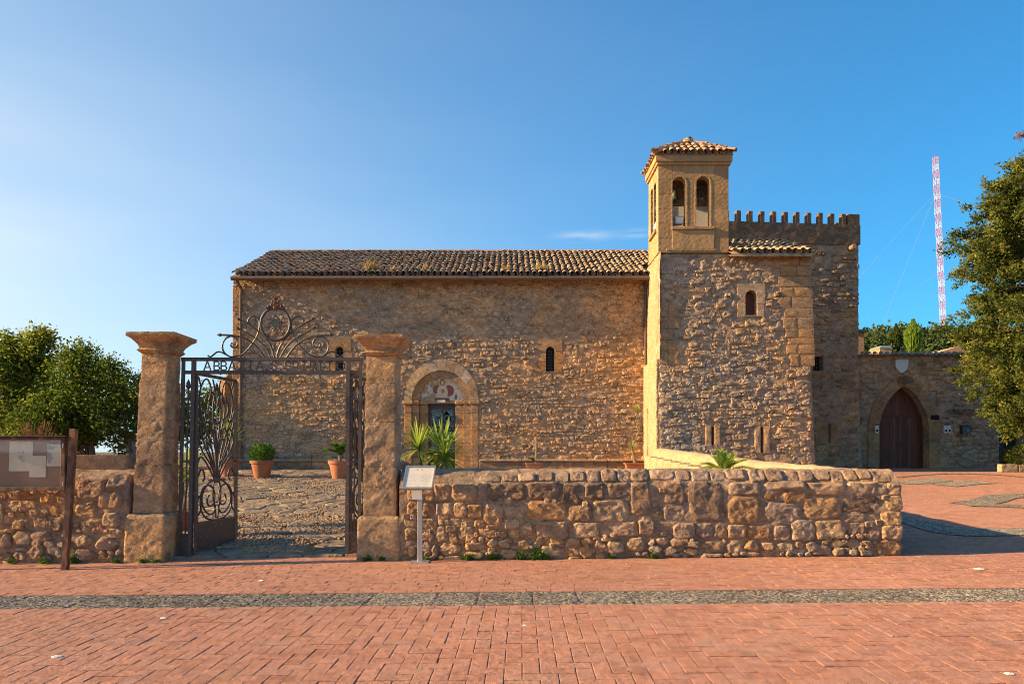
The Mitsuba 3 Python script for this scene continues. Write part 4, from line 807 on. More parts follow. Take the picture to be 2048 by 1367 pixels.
# gables, back and roof
RY, RZ = 27.4, 9.50; EY, EZ = 23.58, cz_(556) - 0.03
gab = Polygon([(24.05, -0.1), (30.7, -0.1), (30.7, 7.3), (RY, RZ - 0.12), (24.05, 7.45)])
for x in (X0 + 0.02, X1 - 0.6):
    v, f = extr(gab, 0.55); put(f'{CHU}__gable', (np.column_stack([x + v[:, 2], v[:, 0], v[:, 1]]), f), STONE, typ=0.55)
put(f'{CHU}__back_wall', bx(X0 + 0.6, X1 - 0.6, 30.1, 30.68, -0.1, 7.3), STONE, typ=0.55)
sl = np.array([0, RY - EY, RZ - EZ]); SLn = np.linalg.norm(sl)
roof = Polygon([(EY, EZ), (RY, RZ), (30.95, 7.4), (30.95, 7.3), (RY, RZ - 0.12), (EY, EZ - 0.10)])
v, f = extr(roof, X1 - X0 + 0.75); RF = put(f'{CHU}__roof', (np.column_stack([X0 + 0.12 + v[:, 2], v[:, 0], v[:, 1]]), f), TILE, seed=0.3, typ=0.0)
cols = int((X1 - X0 - 0.36) / 0.215)
tile_roof(RF, (X0 + 0.12, EY - 0.05, EZ), (1, 0, 0), sl, cols + 6, 12, tone=(0.0, 0.95), keep=lambda q, l: X0 + 0.12 + q < X1 - 0.16 or (l > 1.3 and X0 + q < 5.7))
for i in range(36):
    v, f = tile_mesh(0.11, 0.10, 0.50, 0.018); x = X0 + 0.2 + i * 0.44
    if x < 5.5: put(f'{RF}__ridge_tile', np_ := (np.column_stack([x + v[:, 1], RY + v[:, 0], RZ + 0.06 + v[:, 2] + rng.normal(0, 0.006)]), f[:, ::-1]), TILE, True)
gt = trimesh.creation.cylinder(radius=0.075, height=X1 - X0 - 0.10, sections=14); v = np.array(gt.vertices)[:, [2, 0, 1]]
put(f'{CHU}__gutter', (v + [(X0 + X1) / 2 + 0.06, EY - 0.06, EZ - 0.10], np.array(gt.faces)), BROWNPIPE, 40)
for px in (481.5, 1291.5):
    x = (px - CX) / F * (YC - 0.09)
    k = put(f'{CHU}__downpipe', tube([(x, EY - 0.03, EZ - 0.14), (x, YC - 0.07, EZ - 0.36), (x, YC - 0.09, EZ - 0.6), (x, YC - 0.09, 0.95)], 0.048, 8), BROWNPIPE, 40)
    for z in (2.2, 4.2, 6.0): put(f'{k}__bracket', bx(x - 0.07, x + 0.07, YC - 0.13, YC, z, z + 0.035), BROWNPIPE)
# bench along the foot of the wall, steps at the door
for a, b in ((X0 - 0.1, door_c - 1.45), (door_c + 1.35, X1 - 0.05)):
    n = max(1, int((b - a) / 1.3)); xs = np.linspace(a, b, n + 1)
    for x0, x1 in zip(xs[:-1], xs[1:]):
        put(f'{CHU}__bench_stone', bx(x0 + 0.004, x1 - 0.004, YC - 0.42, YC + 0.1, 0.7, 1.20, 0.015), STONE, typ=0.7)
        put(f'{CHU}__bench_top', bx(x0 + 0.004, x1 - 0.004, YC - 0.47, YC + 0.1, 1.203, 1.29, 0.03), STONE, typ=0.1, seed=0.8)
put(f'{CHU}__step', bx(X0 - 0.2, X1 - 0.1, YC - 0.75, YC - 0.1, 0.5, 0.93, 0.02), STONE, typ=0.7)
# the sunlit buttress at its left end
bt = sqlathe(dense([(0.42, 0.2), (0.40, 2.2), (0.36, 4.1), (0.10, 4.45)], 0.12), (0, 0), amp=0.03, seed=3, freq=3); a = 0.6; v = bt[0].copy()
v = np.column_stack([v[:, 0] * math.cos(a) - v[:, 1] * math.sin(a) - 9.86, v[:, 0] * math.sin(a) + v[:, 1] * math.cos(a) + 24.5, v[:, 2]]); label(put(f'{CHU}__buttress', (v, bt[1]), STONE, 40, typ=0.3), 'sunlit ochre buttress at the left corner')
for i in range(14):
    for s in range(2): put(f'{CHU}__quoin', bx(X0 - 0.03, X0 + (0.42 if (i + s) % 2 else 0.28), YC - 0.035, YC + 0.3, 1.3 + i * 0.43, 1.3 + i * 0.43 + 0.415, 0.02), STONE, typ=0.3) if s == 0 else None

# ------------------------------------------------------------------ the bell tower with its lower block
YT = 22.0; KT = F / YT
tx = lambda px: (px - CX) / KT
tz = lambda py: CH - (py - HY) / KT
BT = thing('bell_tower', 'square ochre bell tower with tiled cap and paired arches, above a rough stone block', 'bell tower')
BX0, BX1, TL = 4.87, 9.60, tz(506)
batter = Frame((0, YT - 0.10, 0), (1, 0, 0), (0, 0.013, 1.0))
SLIT = [(tx(1421), tx(1426.5), tz(890), tz(852)), (tx(1519), tx(1525), tz(905), tz(854))]
WT = (tx(1490), tx(1513), tz(631), tz(581))
fr = Polygon([(BX0 - 0.01, 0.3), (BX1 + 0.30, 0.3), (BX1 + 0.02, TL - 0.15), (BX0 - 0.01, TL - 0.15)]).difference(arch_poly(*WT))
for s in SLIT: fr = fr.difference(sbox(*[s[0], s[2], s[1], s[3]]))
v, f = extr(fr, 0.45); put(f'{BT}__wall', (batter(np.column_stack([v[:, 0], v[:, 1], v[:, 2] - 0.47])), f), STONE, typ=0.55)
put(f'{BT}__core', join([bx(BX0 + 0.02, BX0 + 0.5, YT + 0.3, YC + 0.5, 0.3, TL - 0.1), bx(BX1 - 0.5, BX1 + 0.05, YT + 0.3, 26.5, 0.3, TL - 0.05), bx(BX0 + 0.5, BX1 - 0.5, YC + 0.4, YC + 0.6, 0.3, TL - 0.1), bx(BX0 + 0.5, BX1 - 0.5, YT + 0.40, YC + 0.4, 4.3, 4.5)])[:2], STONE, typ=0.55)
put(f'{BT}__mortar', bed(batter, BX0, BX1 + 0.14, 0.5, TL - 0.03, 0.042, 0.048, [(WT[0] - 0.03, WT[1] + 0.03, WT[2] - 0.03, WT[3] + 0.03)] + [(s[0] - 0.03, s[1] + 0.03, s[2], s[3]) for s in SLIT], seed=12, freq=7, fine=0.5), STONE, True, seed=0.55, typ=0.55)
qu = [(BX1 - 0.93, BX1 + 0.16, 5.2, TL), (BX0, BX0 + 0.75, 4.35, 6.4), (BX1 - 0.75, BX1 + 0.16, 4.3, 5.2)]
R = rubble(BX0 + 0.02, BX1 + 0.12, 0.75, TL - 0.42, (0.05, 0.19), (0.07, 0.34), [sbox(WT[0] - 0.28, WT[2] - 0.08, WT[1] + 0.28, WT[3] + 0.24)] + [sbox(s[0] - 0.16, s[2], s[1] + 0.16, s[3]) for s in SLIT] + [sbox(q[0] + 0.12, q[2], q[1], q[3]) for q in qu], gap=0.0)
lay(BT, batter, R, (0.016, 0.045), lambda q: 0.15, skip=0.12, jit=0.6, cut=0.22, tone=(0.45, 1))
for q, hs in ((qu[0], (0.30, 0.36)), (qu[2], (0.28, 0.4)), (qu[1], (0.33, 0.45))):      # dressed corner stones
    z = q[2]; k = 0
    while z < q[3] - 0.1:
        h = min(rng.uniform(*hs), q[3] - z); lo, hi = q[0], q[1]
        edge = lo + rng.uniform(0, 0.30) if hi > 8 else hi - rng.uniform(0, 0.35)
        spl = [edge, rng.uniform(0.4, 0.6) * (hi - edge) + edge, hi] if hi > 8 else [lo, (lo + edge) / 2 + rng.uniform(-.05, .05), edge]
        if k % 3 == 2: spl = [spl[0], spl[2]]
        for a, b in zip(spl[:-1], spl[1:]):
            off = (9.0 - z) * 0.0 + ((TL - z) * 0.030 if b == hi and hi > 8 else 0)
            bv = stone(np.array([[a + 0.004, z + 0.004], [b - 0.004 + off, z + 0.004], [b - 0.004 + off, z + h - 0.005], [a + 0.004, z + h - 0.005]]), rng.uniform(0.040, 0.052), edge=0.975, rough=0.08, emb=0.05); put(f'{BT}__quoin', (batter(bv[0]), bv[1]), STONE, False, typ=0.3, seed=rng.uniform(0.3, 0.9))
        z += h; k += 1
for a, b, c, d in ((WT[0] - 0.26, WT[0], WT[2] - 0.05, WT[2] + 0.42), (WT[0] - 0.22, WT[0], WT[2] + 0.43, WT[3] - 0.18), (WT[1], WT[1] + 0.22, WT[2] - 0.05, WT[2] + 0.36), (WT[1], WT[1] + 0.26, WT[2] + 0.37, WT[3] - 0.18), (WT[0] - 0.26, WT[1] + 0.26, WT[3] - 0.175, WT[3] + 0.22)):
    pg = sbox(a, c, b, d).difference(arch_poly(*WT).buffer(0.004)); v, f = extr(pg, 0.12); put(f'{BT}__window_stone', (batter(np.column_stack([v[:, 0], v[:, 1], v[:, 2] - 0.085])), f), STONE, typ=0.15, seed=0.5 + 0.3 * rng.random())
put(f'{BT}__window', bx(WT[0] - 0.1, WT[1] + 0.1, YT + 0.20, YT + 0.22, WT[2] - 0.1, WT[3] + 0.1), WOOD, seed=0.1)
put(f'{BT}__window_sill', bx(WT[0] - 0.03, WT[1] + 0.04, YT - 0.07, YT + 0.2, WT[2] - 0.03, WT[2]), STONE, typ=0.3)
for s in SLIT:
    put(f'{BT}__slit', bx(s[0] - 0.1, s[1] + 0.1, YT + 0.28, YT + 0.3, s[2] - 0.1, s[3] + 0.1), DARK)
    for a, b in ((s[0] - 0.20, s[0]), (s[1], s[1] + 0.20)): put(f'{BT}__slit_stone', (batter(stone(np.array([[a, s[2] - 0.02], [b, s[2] - 0.02], [b, s[3] + 0.04], [a, s[3] + 0.04]]), 0.05, edge=0.97, rough=0.1)[0]), stone(np.zeros((4, 2)), 0.05)[1]), STONE, typ=0.15, seed=0.55)
# left flank: pale sunlit render, thicker at its foot
lf = Frame((BX0, 0, 0), (0, -1, 0)); zf = cz_(734)
put(f'{BT}__flank', bed(lf, -YC - 0.3, -YT + 0.13, zf, TL, 0.08, 0.025, seed=6), LIME, True, seed=0.5)
m = sqlathe(dense([(1.0, 0.3), (1.0, zf - 0.02), (0.97, zf + 0.02)], 0.1), (0, 0), amp=0.03, k=20, rnd=0.02, seed=9, freq=2.5); v = m[0].copy(); v[:, 0] = v[:, 0] * 0.25 + BX0 + 0.14; v[:, 1] = v[:, 1] * 1.10 + (YT + YC) / 2 + 0.06
label(put(f'{BT}__flank_foot', (v, m[1]), LIME, 40), 'thicker pale foot of the sunlit flank')
# the belfry
CX0, CX1, CY0, CY1 = 4.83, 7.09, YT - 0.06, YT + 1.44
CZ0, CZ1 = TL, tz(331)
oc = [(tx(1344), tx(1371), tz(455), tz(355)), (tx(1391.5), tx(1419), tz(455), tz(354))]
def belfry_face(frame, a, b, ops, name, th=0.26):
    pg = sbox(a, CZ0, b, CZ1)
    for o in ops: pg = pg.difference(arch_poly(*o))
    v, f = extr(pg, th - 0.03); put(f'{BT}__{name}', (frame(np.column_stack([v[:, 0], v[:, 1], v[:, 2] - th])), f), LIME, seed=0.4)
    zs_ = np.linspace(CZ0, CZ1, 7)
    for i, (z0, z1) in enumerate(zip(zs_[:-1], zs_[1:])):
        xs_ = [a] + sorted(a + (b - a) * (np.array([0.2, 0.5, 0.8]) if i % 2 else np.array([0.32, 0.68])) + rng.uniform(-0.05, 0.05)) + [b]
        if b - a < 1.3: xs_ = [a, (a + b) / 2 + (0.15 if i % 2 else -0.15), b]
        for x0, x1 in zip(xs_[:-1], xs_[1:]):
            q = pg.intersection(sbox(x0 + 0.0035 * (x0 > a), z0 + 0.0035 * (i > 0), x1 - 0.0035 * (x1 < b), z1 - 0.0035 * (i < 5)))
            for gg in getattr(q, 'geoms', [q]):
                if gg.geom_type == 'Polygon' and gg.area > 0.004: v, f = extr(gg, 0.03); put(f'{BT}__ashlar_block', (frame(np.column_stack([v[:, 0], v[:, 1], v[:, 2] - 0.03 + 0.0005])), f), PLASTER)
belfry_face(facing(CY0), CX0, CX1, oc, 'belfry_front')
sy = [(-(CY0 + 0.70), -(CY0 + 0.34)), (-(CY0 + 1.18), -(CY0 + 0.82))]
lfr = Frame((CX0 + 0.003, 0, 0), (0, -1, 0)); belfry_face(lfr, -CY1, -CY0 - 0.262, [(a, b, oc[0][2], oc[0][3]) for a, b in sy], 'belfry_flank')
rfr = Frame((CX1 - 0.003, 0, 0), (0, 1, 0)); belfry_face(rfr, CY0 + 0.262, CY1, [(-b, -a, oc[0][2], oc[0][3]) for a, b in sy], 'belfry_flank')
label(put(f'{BT}__belfry_back', bx(CX0 + 0.27, CX1 - 0.27, CY1 - 0.2, CY1 - 0.02, CZ0, CZ1), PLASTER))
label(put(f'{BT}__white_screen', bx(CX0 + 0.28, CX1 - 0.28, CY1 - 0.25, CY1 - 0.205, oc[0][2] - 0.27, at(0, 413, CY1 - 0.25)[2]), WHITE), 'white lower part of the belfry back wall')
put(f'{BT}__belfry_floor', bx(CX0 + 0.27, CX1 - 0.27, CY0 + 0.27, CY1 - 0.21, oc[0][2] - 0.35, oc[0][2] - 0.28), STONE)
for o in oc:                                                 # stone courses cut into the face: thin raised arch bands
    r = (o[1] - o[0]) / 2; c = (o[0] + o[1]) / 2; zc = o[3] - r
    v, f = extr(arch_poly(o[0] - 0.045, o[1] + 0.045, o[2], o[3] + 0.045).difference(arch_poly(*o).buffer(0.002)), 0.02); put(f'{BT}__arch_band', (facing(CY0)(np.column_stack([v[:, 0], v[:, 1], v[:, 2] - 0.008])), f), PLASTER, seed=0.7)
put(f'{BT}__sill', bx(tx(1342), tx(1428), CY0 - 0.07, CY0 + 0.24, tz(461), oc[0][2], 0.012), STONE, typ=0.3)
put(f'{BT}__sill', bx(CX0 - 0.07, CX0 + 0.24, CY0 + 0.26, CY0 + 1.26, tz(461), oc[0][2], 0.012), STONE, typ=0.3)
put(f'{BT}__apron', bx(tx(1343), tx(1427), CY0 - 0.022, CY0 + 0.05, tz(500), tz(461.5), 0.01), PLASTER, seed=0.8)
for z0, z1, o in ((CZ1 - 0.02, CZ1 + 0.07, 0.06), (CZ1 + 0.072, CZ1 + 0.28, 0.10)): put(f'{BT}__cornice', bx(CX0 - o, CX1 + o, CY0 - o, CY1 + o, z0, z1, 0.012), PLASTER, seed=0.6)
zc = (CZ0, CZ0 + 0.42, CZ0 + 0.9, CZ0 + 1.38, CZ0 + 1.86, CZ0 + 2.34)
put(f'{BT}__plinth_band', bx(CX0 + 0.25, tx(1432), CY0 - 0.018, CY0 + 0.05, CZ0 + 0.05, tz(498), 0.008), PLASTER, seed=0.4)
# tiled cap
RFc = put(f'{BT}__cap_roof', (np.array([[CX0 - 0.12, CY0 - 0.13, CZ1 + 0.281], [CX1 + 0.10, CY0 - 0.13, CZ1 + 0.281], [CX1 + 0.10, CY1 + 0.13, CZ1 + 0.281], [CX0 - 0.12, CY1 + 0.13, CZ1 + 0.281], [(CX0 + CX1) / 2, (CY0 + CY1) / 2, tz(283) + 0.22]]), [[0, 1, 4], [1, 2, 4], [2, 3, 4], [3, 0, 4], [0, 2, 1], [0, 3, 2]]), TILE, seed=0.5, typ=0.6)
ap = np.array([(CX0 + CX1) / 2, (CY0 + CY1) / 2, tz(283) + 0.22]); ez = CZ1 + 0.285
cr = [np.array([CX0 - 0.13, CY0 - 0.14, ez]), np.array([CX1 + 0.11, CY0 - 0.14, ez]), np.array([CX1 + 0.11, CY1 + 0.14, ez]), np.array([CX0 - 0.13, CY1 + 0.14, ez])]
for i in range(4):
    a, b = cr[i], cr[(i + 1) % 4]; ex = b - a; Lx = np.linalg.norm(ex); mid = (a + b) / 2; up = ap - mid; Lu = np.linalg.norm(up)
    kp = lambda s, l, Lx=Lx, Lu=Lu: abs(s - Lx / 2) < Lx / 2 * (1 - (l + 0.18) / Lu) + 0.06 and l < Lu - 0.15
    tile_roof(RFc, a + 0.0 * ex, ex, up, int(Lx / 0.215), int(Lu / 0.30) + 1, exp=0.30, keep=kp, terra=0.9, tone=(0.3, 1), most=100)
for i in range(4):
    d = ap - cr[i]; L = np.linalg.norm(d); d /= L; e = np.cross(d, [0, 0, 1]); e /= np.linalg.norm(e); nn = np.cross(e, d)
    for j in range(int(L / 0.34)):
        v, f = tile_mesh(0.105, 0.085, 0.44, 0.018); p = cr[i] + np.multiply.outer(v[:, 0], e) + np.multiply.outer(v[:, 1] + j * 0.34 - 0.03, d) + np.multiply.outer(v[:, 2] + 0.075 + 0.03 * (1 - v[:, 1] / 0.44), nn)
        put(f'{RFc}__hip_tile', (p, f), TILE, True, seed=rng.uniform(0.5, 1), typ=0.3)
v, f = lathe([(0.0, -0.10), (0.16, -0.08), (0.19, 0.0), (0.17, 0.10), (0.10, 0.17), (0.0, 0.19)], 14, tuple(ap)); put(f'{RFc}__finial', (v, f[:, ::-1] if False else f), STONE, True, typ=0.1, seed=0.9)
# lean-to roof right of the belfry
ex0, ex1 = CX1 - 0.02, BX1 + 0.06; eo = np.array([ex0, YT - 0.36, tz(516) + 0.05]); up = np.array([0, 2.1, 0.98])
LR = put(f'{BT}__lean_to_roof', (np.array([eo, eo + [ex1 - ex0, 0, 0], eo + [ex1 - ex0, 0, 0] + up, eo + up, eo - [0, 0, .1], eo + [ex1 - ex0, 0, -.1], eo + [ex1 - ex0, 0, -.1] + up, eo + [0, 0, -.1] + up]), [[0, 1, 2], [0, 2, 3], [4, 6, 5], [4, 7, 6], [0, 5, 1], [0, 4, 5], [1, 6, 2], [1, 5, 6]]), TILE, seed=0.4, typ=0)
tile_roof(LR, eo - [0, 0.03, 0], (1, 0, 0), up, int((ex1 - ex0) / 0.235), 7, pitch=0.238, exp=0.34, terra=0.15, tone=(0.3, 1))
put(f'{BT}__upper_wall', bx(CX1 + 0.01, BX1 - 0.02, YT + 0.45, 24.1, TL - 0.1, TL + 0.32), STONE, typ=0.55)
# bells and lamps in the arches
def bell(px, py0, py1, text):
    x = tx(px); y = CY0 + 0.55; s = (y) / F; zt, zb = CH - (py0 - HY) * s, CH - (py1 - HY) * s; h = zt - zb; r = 0.30 * h / 0.42 * 0.62
    k = thing('bell', text, 'bell', None)
    put(f'{k}__body', lathe([(0.0, zb + 0.06 * h), (r * 0.8, zb + 0.04 * h), (r, zb), (r * 0.97, zb + 0.06 * h), (r * 0.72, zb + 0.22 * h), (r * 0.60, zb + 0.5 * h), (r * 0.55, zb + 0.72 * h), (r * 0.40, zb + 0.82 * h), (0.0, zb + 0.86 * h)], 20, (x, y, 0)), BRONZE, True)
    put(f'{k}__crown', join([bx(x - 0.035, x + 0.035, y - 0.03, y + 0.03, zb + 0.84 * h, zb + 1.05 * h, 0.008), bx(x - 0.30, x + 0.30, y - 0.04, y + 0.04, zb + 1.05 * h, zb + 1.05 * h + 0.08, 0.008)])[:2], IRON)
    put(f'{k}__clapper', join([tube([(x, y, zb + 0.5 * h), (x, y, zb - 0.03)], 0.012), trimesh.creation.icosphere(subdivisions=1, radius=0.032).apply_translation([x, y, zb - 0.03])])[:2], IRON)
bell(1357, 380, 403, 'dark bronze bell hanging in the left front arch of the belfry')
bell(1406, 375, 399, 'greenish bronze bell hanging in the right front arch of the belfry')
def lamp(c, yaw, tilt, w, h, text):
    k = thing('floodlight', text, 'floodlight'); R = trimesh.transformations.euler_matrix(tilt, 0, yaw)[:3, :3]
    def P(m): return m[0] @ R.T + c, m[1]
    put(f'{k}__housing', P(bx(-w / 2, w / 2, -0.02, 0.14, -h / 2, h / 2, 0.02)), STEEL)
    put(f'{k}__glass', P(bx(-w / 2 + 0.025, w / 2 - 0.025, -0.032, -0.021, -h / 2 + 0.04, h / 2 - 0.04)), WHITE)
    b = P(bx(-w / 2 - 0.02, -w / 2 - 0.005, 0.0, 0.05, -h / 2 - 0.10, 0.05)), P(bx(w / 2 + 0.005, w / 2 + 0.02, 0.0, 0.05, -h / 2 - 0.10, 0.05)), P(bx(-w / 2 - 0.02, w / 2 + 0.02, 0.0, 0.05, -h / 2 - 0.125, -h / 2 - 0.10))
    put(f'{k}__bracket', join(b)[:2], IRON)
lamp(np.array([tx(1359), CY0 + 0.10, oc[0][2] + 0.25]), 0.1, 0.05, 0.30, 0.26, 'pale boxy floodlight on the sill of the left front arch')
lamp(np.array([CX0 + 0.05, CY0 + 0.52, oc[0][2] + 0.22]), -math.pi / 2 + 0.25, -0.35, 0.24, 0.34, 'grey floodlight leaning out of the side arch of the belfry')

# ------------------------------------------------------------------ the crenellated tower
YK = 26.0; KK = F / YK; kx = lambda px: (px - CX) / KK; kz = lambda py: CH - (py - HY) / KK
CT = thing('crenellated_tower', 'tall square stone tower with a row of battlements, in shade behind the bell tower', 'tower')
ROTK = math.radians(5.0)
KX1 = kx(1716); kf = Frame((KX1, YK, 0), (math.cos(ROTK), math.sin(ROTK), 0)); KW = 6.0; PZ = kz(490)
wn = (kx(1623) - KX1, kx(1643.5) - KX1, kz(742), kz(713)); sl2 = (kx(1653) - KX1, kx(1657.5) - KX1, kz(886), kz(846))
def kbox(a, b, c, d, z0, z1, bev=0):                         # s from a to b, h (outwards) from c to d
    v, f = bx(a, b, -d, -c, z0, z1, bev); return kf(np.column_stack([v[:, 0], v[:, 2], -v[:, 1]])), f
pg = Polygon([(-KW, 0.2), (0.22, 0.2), (0.02, 4.0), (0, PZ + 0.1), (-KW, PZ + 0.1)]).difference(sbox(wn[0], wn[2], wn[1], wn[3])).difference(sbox(sl2[0], sl2[2], sl2[1], sl2[3]))
v, f = extr(pg, 0.6); put(f'{CT}__wall', (kf(np.column_stack([v[:, 0], v[:, 1], v[:, 2] - 0.63])), f), STONE, typ=0.55)
put(f'{CT}__side_wall', join([kbox(-0.65, 0.0, -5.5, -0.6, 0.2, PZ + 0.05), kbox(-KW, -0.65, -5.5, -5.0, 0.2, PZ + 0.05), kbox(-KW, -KW + 0.6, -5.0, -0.6, 0.2, PZ + 0.05)])[:2], STONE, typ=0.55)
put(f'{CT}__mortar', bed(kf, -KW, 0.01, 0.6, PZ, 0.09, 0.03, [(wn[0] - 0.04, wn[1] + 0.04, wn[2] - 0.04, wn[3] + 0.04), (sl2[0] - 0.02, sl2[1] + 0.02, sl2[2], sl2[3])], seed=21), STONE, True, seed=0.2, typ=0.55)
R = rubble(-2.3, 0.02, 0.8, PZ - 0.1, (0.12, 0.24), (0.18, 0.50), [sbox(wn[0] - 0.15, wn[2] - 0.1, wn[1] + 0.15, wn[3] + 0.1), sbox(sl2[0] - 0.2, sl2[2] - 0.1, sl2[1] + 0.4, sl2[3] + 0.1)])
lay(CT, kf, R, (0.012, 0.045), lambda q: 0.7 if rng.random() < 0.12 else 0.15, skip=0.12, jit=0.3, tone=(0.0, 0.8))
for q in ((sl2[1], sl2[1] + 0.42, sl2[2] - 0.02, sl2[3] + 0.02), (sl2[0] - 0.5, sl2[0], sl2[2] - 0.05, sl2[3] + 0.12), (wn[0] - 0.2, wn[1] + 0.2, wn[2] - 0.34, wn[2] - 0.01)):
    m = stone(np.array([[q[0], q[2]], [q[1], q[2]], [q[1], q[3]], [q[0], q[3]]]), 0.05, edge=0.97, rough=0.1); put(f'{CT}__dressed_stone', (kf(m[0]), m[1]), STONE, typ=0.3, seed=0.3)
put(f'{CT}__window', kbox(wn[0] - 0.1, wn[1] + 0.1, -0.34, -0.32, wn[2] - 0.1, wn[3] + 0.1), DARK)
put(f'{CT}__window_bars', join([kbox(x - 0.008, x + 0.008, -0.14, -0.12, wn[2], wn[3]) for x in np.linspace(wn[0], wn[1], 5)[1:-1]] + [kbox(wn[0], wn[1], -0.115, -0.10, z - 0.008, z + 0.008) for z in np.linspace(wn[2], wn[3], 5)[1:-1]])[:2], IRON)
put(f'{CT}__slit', kbox(sl2[0] - 0.1, sl2[1] + 0.1, -0.4, -0.38, sl2[2] - 0.1, sl2[3] + 0.1), DARK)
m0, m1 = kz(451), kz(429)
pv = bed(kf, -KW, 0.05, PZ - 0.02, m0, 0.08, 0.012, seed=31, back=-0.07); 
put(f'{CT}__parapet', join([kbox(-KW, 0.05, -0.45, 0.06, PZ, m0), kbox(-0.45, 0.05, -5.5, -0.45, PZ, m0), kbox(-KW, -0.45, -5.5, -5.05, PZ, m0), kbox(-KW, -KW + 0.5, -5.05, -0.45, PZ, m0)])[:2], STONE, seed=0.05, typ=0.7)
put(f'{CT}__parapet_face', pv, STONE, True, seed=0.1, typ=0.7)
edges = [1468 + 24.05 * i for i in range(-9, 10)]
for e in edges[1:]: 
    a = kx(e - 9) - KX1; a += 0.085; b = a + 0.18
    if e < 1690 and a > -KW: put(f'{CT}__merlon', kbox(a, b, -0.15, 0.058, m0 - 0.01, m1 + rng.uniform(-0.012, 0.012), 0.02), STONE, seed=0.2 * rng.random(), typ=0.7)
put(f'{CT}__merlon', kbox(kx(1693) - KX1, 0.045, -0.45, 0.055, m0 - 0.01, m1, 0.02), STONE, seed=0.1, typ=0.7)
for i in range(10): put(f'{CT}__merlon', kbox(-0.35, 0.045, -1.2 - 0.46 * i, -0.93 - 0.46 * i, m0 - 0.01, m1, 0.02), STONE, seed=0.2 * rng.random(), typ=0.7)
sp = kf(np.array([[kx(1700) - KX1, kz(497), -0.05], [kx(1697) - KX1, kz(498), 0.36]])); put(f'{CT}__water_spout', tube(sp, [0.10, 0.075], 10), STONE, typ=0.1, seed=0.7)

# ------------------------------------------------------------------ the wall with the arched door
YD = 27.0; KD = F / YD; dx_ = lambda px: (px - CX) / KD; dz_ = lambda py: CH - (py - HY) / KD
GW = thing('arched_gate_wall', 'shaded stone wall with a pointed arch, wooden double door and tile coping', 'wall')
fd = facing(YD); GX0, GX1, GT1 = dx_(1716), dx_(1998), dz_(712)
gzr = 0.90
def pointed(x0, x1, z0, zs, zt, n=14):
    c = (x0 + x1) / 2; w = (x1 - x0) / 2; H = zt - zs; Rr = (H * H + w * w) / (2 * w)
    pr = [(x1 - Rr + Rr * math.cos(t), zs + Rr * math.sin(t)) for t in np.linspace(0, math.acos((Rr - w) / Rr), n)]
    return Polygon([(x0, z0), (x1, z0)] + pr + [(2 * c - x, z) for x, z in pr[::-1][1:]])
PD = pointed(dx_(1757.5), dx_(1856), 0.2, dz_(862), dz_(771))
pg = sbox(GX0, 0.2, GX1, GT1).difference(PD)
v, f = extr(pg, 0.5); put(f'{GW}__wall', (fd(np.column_stack([v[:, 0], v[:, 1], v[:, 2] - 0.52])), f), STONE, typ=0.55)
po = pointed(dx_(1735), dx_(1879), 0.2, dz_(862), dz_(747))
b4 = bed(fd, GX0, GX1, 0.6, GT1 - 0.01, 0.09, 0.02, [pointed(dx_(1740), dx_(1874), 0.2, dz_(862), dz_(752))], seed=41)
put(f'{GW}__mortar', b4, STONE, True, seed=0.3, typ=0.55)
R = rubble(GX0 + 0.1, GX1 - 0.02, 0.85, GT1 - 0.06, (0.10, 0.20), (0.16, 0.46), [po, sbox(dx_(1787), dz_(748), dx_(1816), dz_(716))])
lay(GW, fd, R, (0.018, 0.055), lambda q: 0.7 if rng.random() < 0.12 else 0.15, skip=0.04, jit=0.25, tone=(0.05, 0.9))
rg = po.difference(PD.buffer(0.005))                          # arch stones cut from the ring
cc = (dx_(1807), dz_(862)); n = 0
cuts = [sbox(cc[0] - 3, z0 + 0.004, cc[0] + 3, z1 - 0.004) for z0, z1 in ((0.5, 1.35), (1.35, 1.8), (1.8, cc[1]))]
for a0, a1 in [(math.pi * i / 13, math.pi * (i + 1) / 13) for i in range(13)]:
    cuts.append(Polygon([cc, (cc[0] + 5 * math.cos(a0 + 0.003), cc[1] + 5 * math.sin(a0 + 0.003)), (cc[0] + 5 * math.cos(a1 - 0.003), cc[1] + 5 * math.sin(a1 - 0.003))]))
for c in cuts:
    q = rg.intersection(c)
    for gg in getattr(q, 'geoms', [q]):
        if gg.geom_type == 'Polygon' and gg.area > 0.01: v, f = extr(gg, 0.16); put(f'{GW}__arch_stone', (fd(np.column_stack([v[:, 0], v[:, 1], v[:, 2] - 0.10])), f), STONE, typ=0.3, seed=rng.random() * 0.6)
DR = f'{GW}__door'; xs = np.linspace(dx_(1757.5), dx_(1856), 17)
put(DR, (lambda e: (fd(np.column_stack([e[0][:, 0], e[0][:, 1], e[0][:, 2] - 0.40])), e[1]))(extr(PD.buffer(0.03), 0.06)), WOOD, seed=0.1)
for a, b in zip(xs[:-1], xs[1:]):
    for z0, z1, h in ((0.5, dz_(833), 0.02), (dz_(831), 6, 0.015)):
        q = PD.buffer(-0.01).intersection(sbox(a + 0.005, z0, b - 0.005, z1))
        if q.area > 0.004 and q.geom_type == 'Polygon': v, f = extr(q, 0.03); put(f'{DR}__plank', (fd(np.column_stack([v[:, 0], v[:, 1], v[:, 2] - 0.34 + h - 0.02])), f), WOOD)
put(f'{DR}__cross_rail', bx(xs[0] + 0.02, xs[-1] - 0.02, YD + 0.28, YD + 0.33, dz_(833), dz_(829)), WOOD, seed=0.0)
put(f'{DR}__handle', trimesh.creation.icosphere(subdivisions=1, radius=0.045).apply_translation([dx_(1812), YD + 0.28, dz_(886)]), IRON)
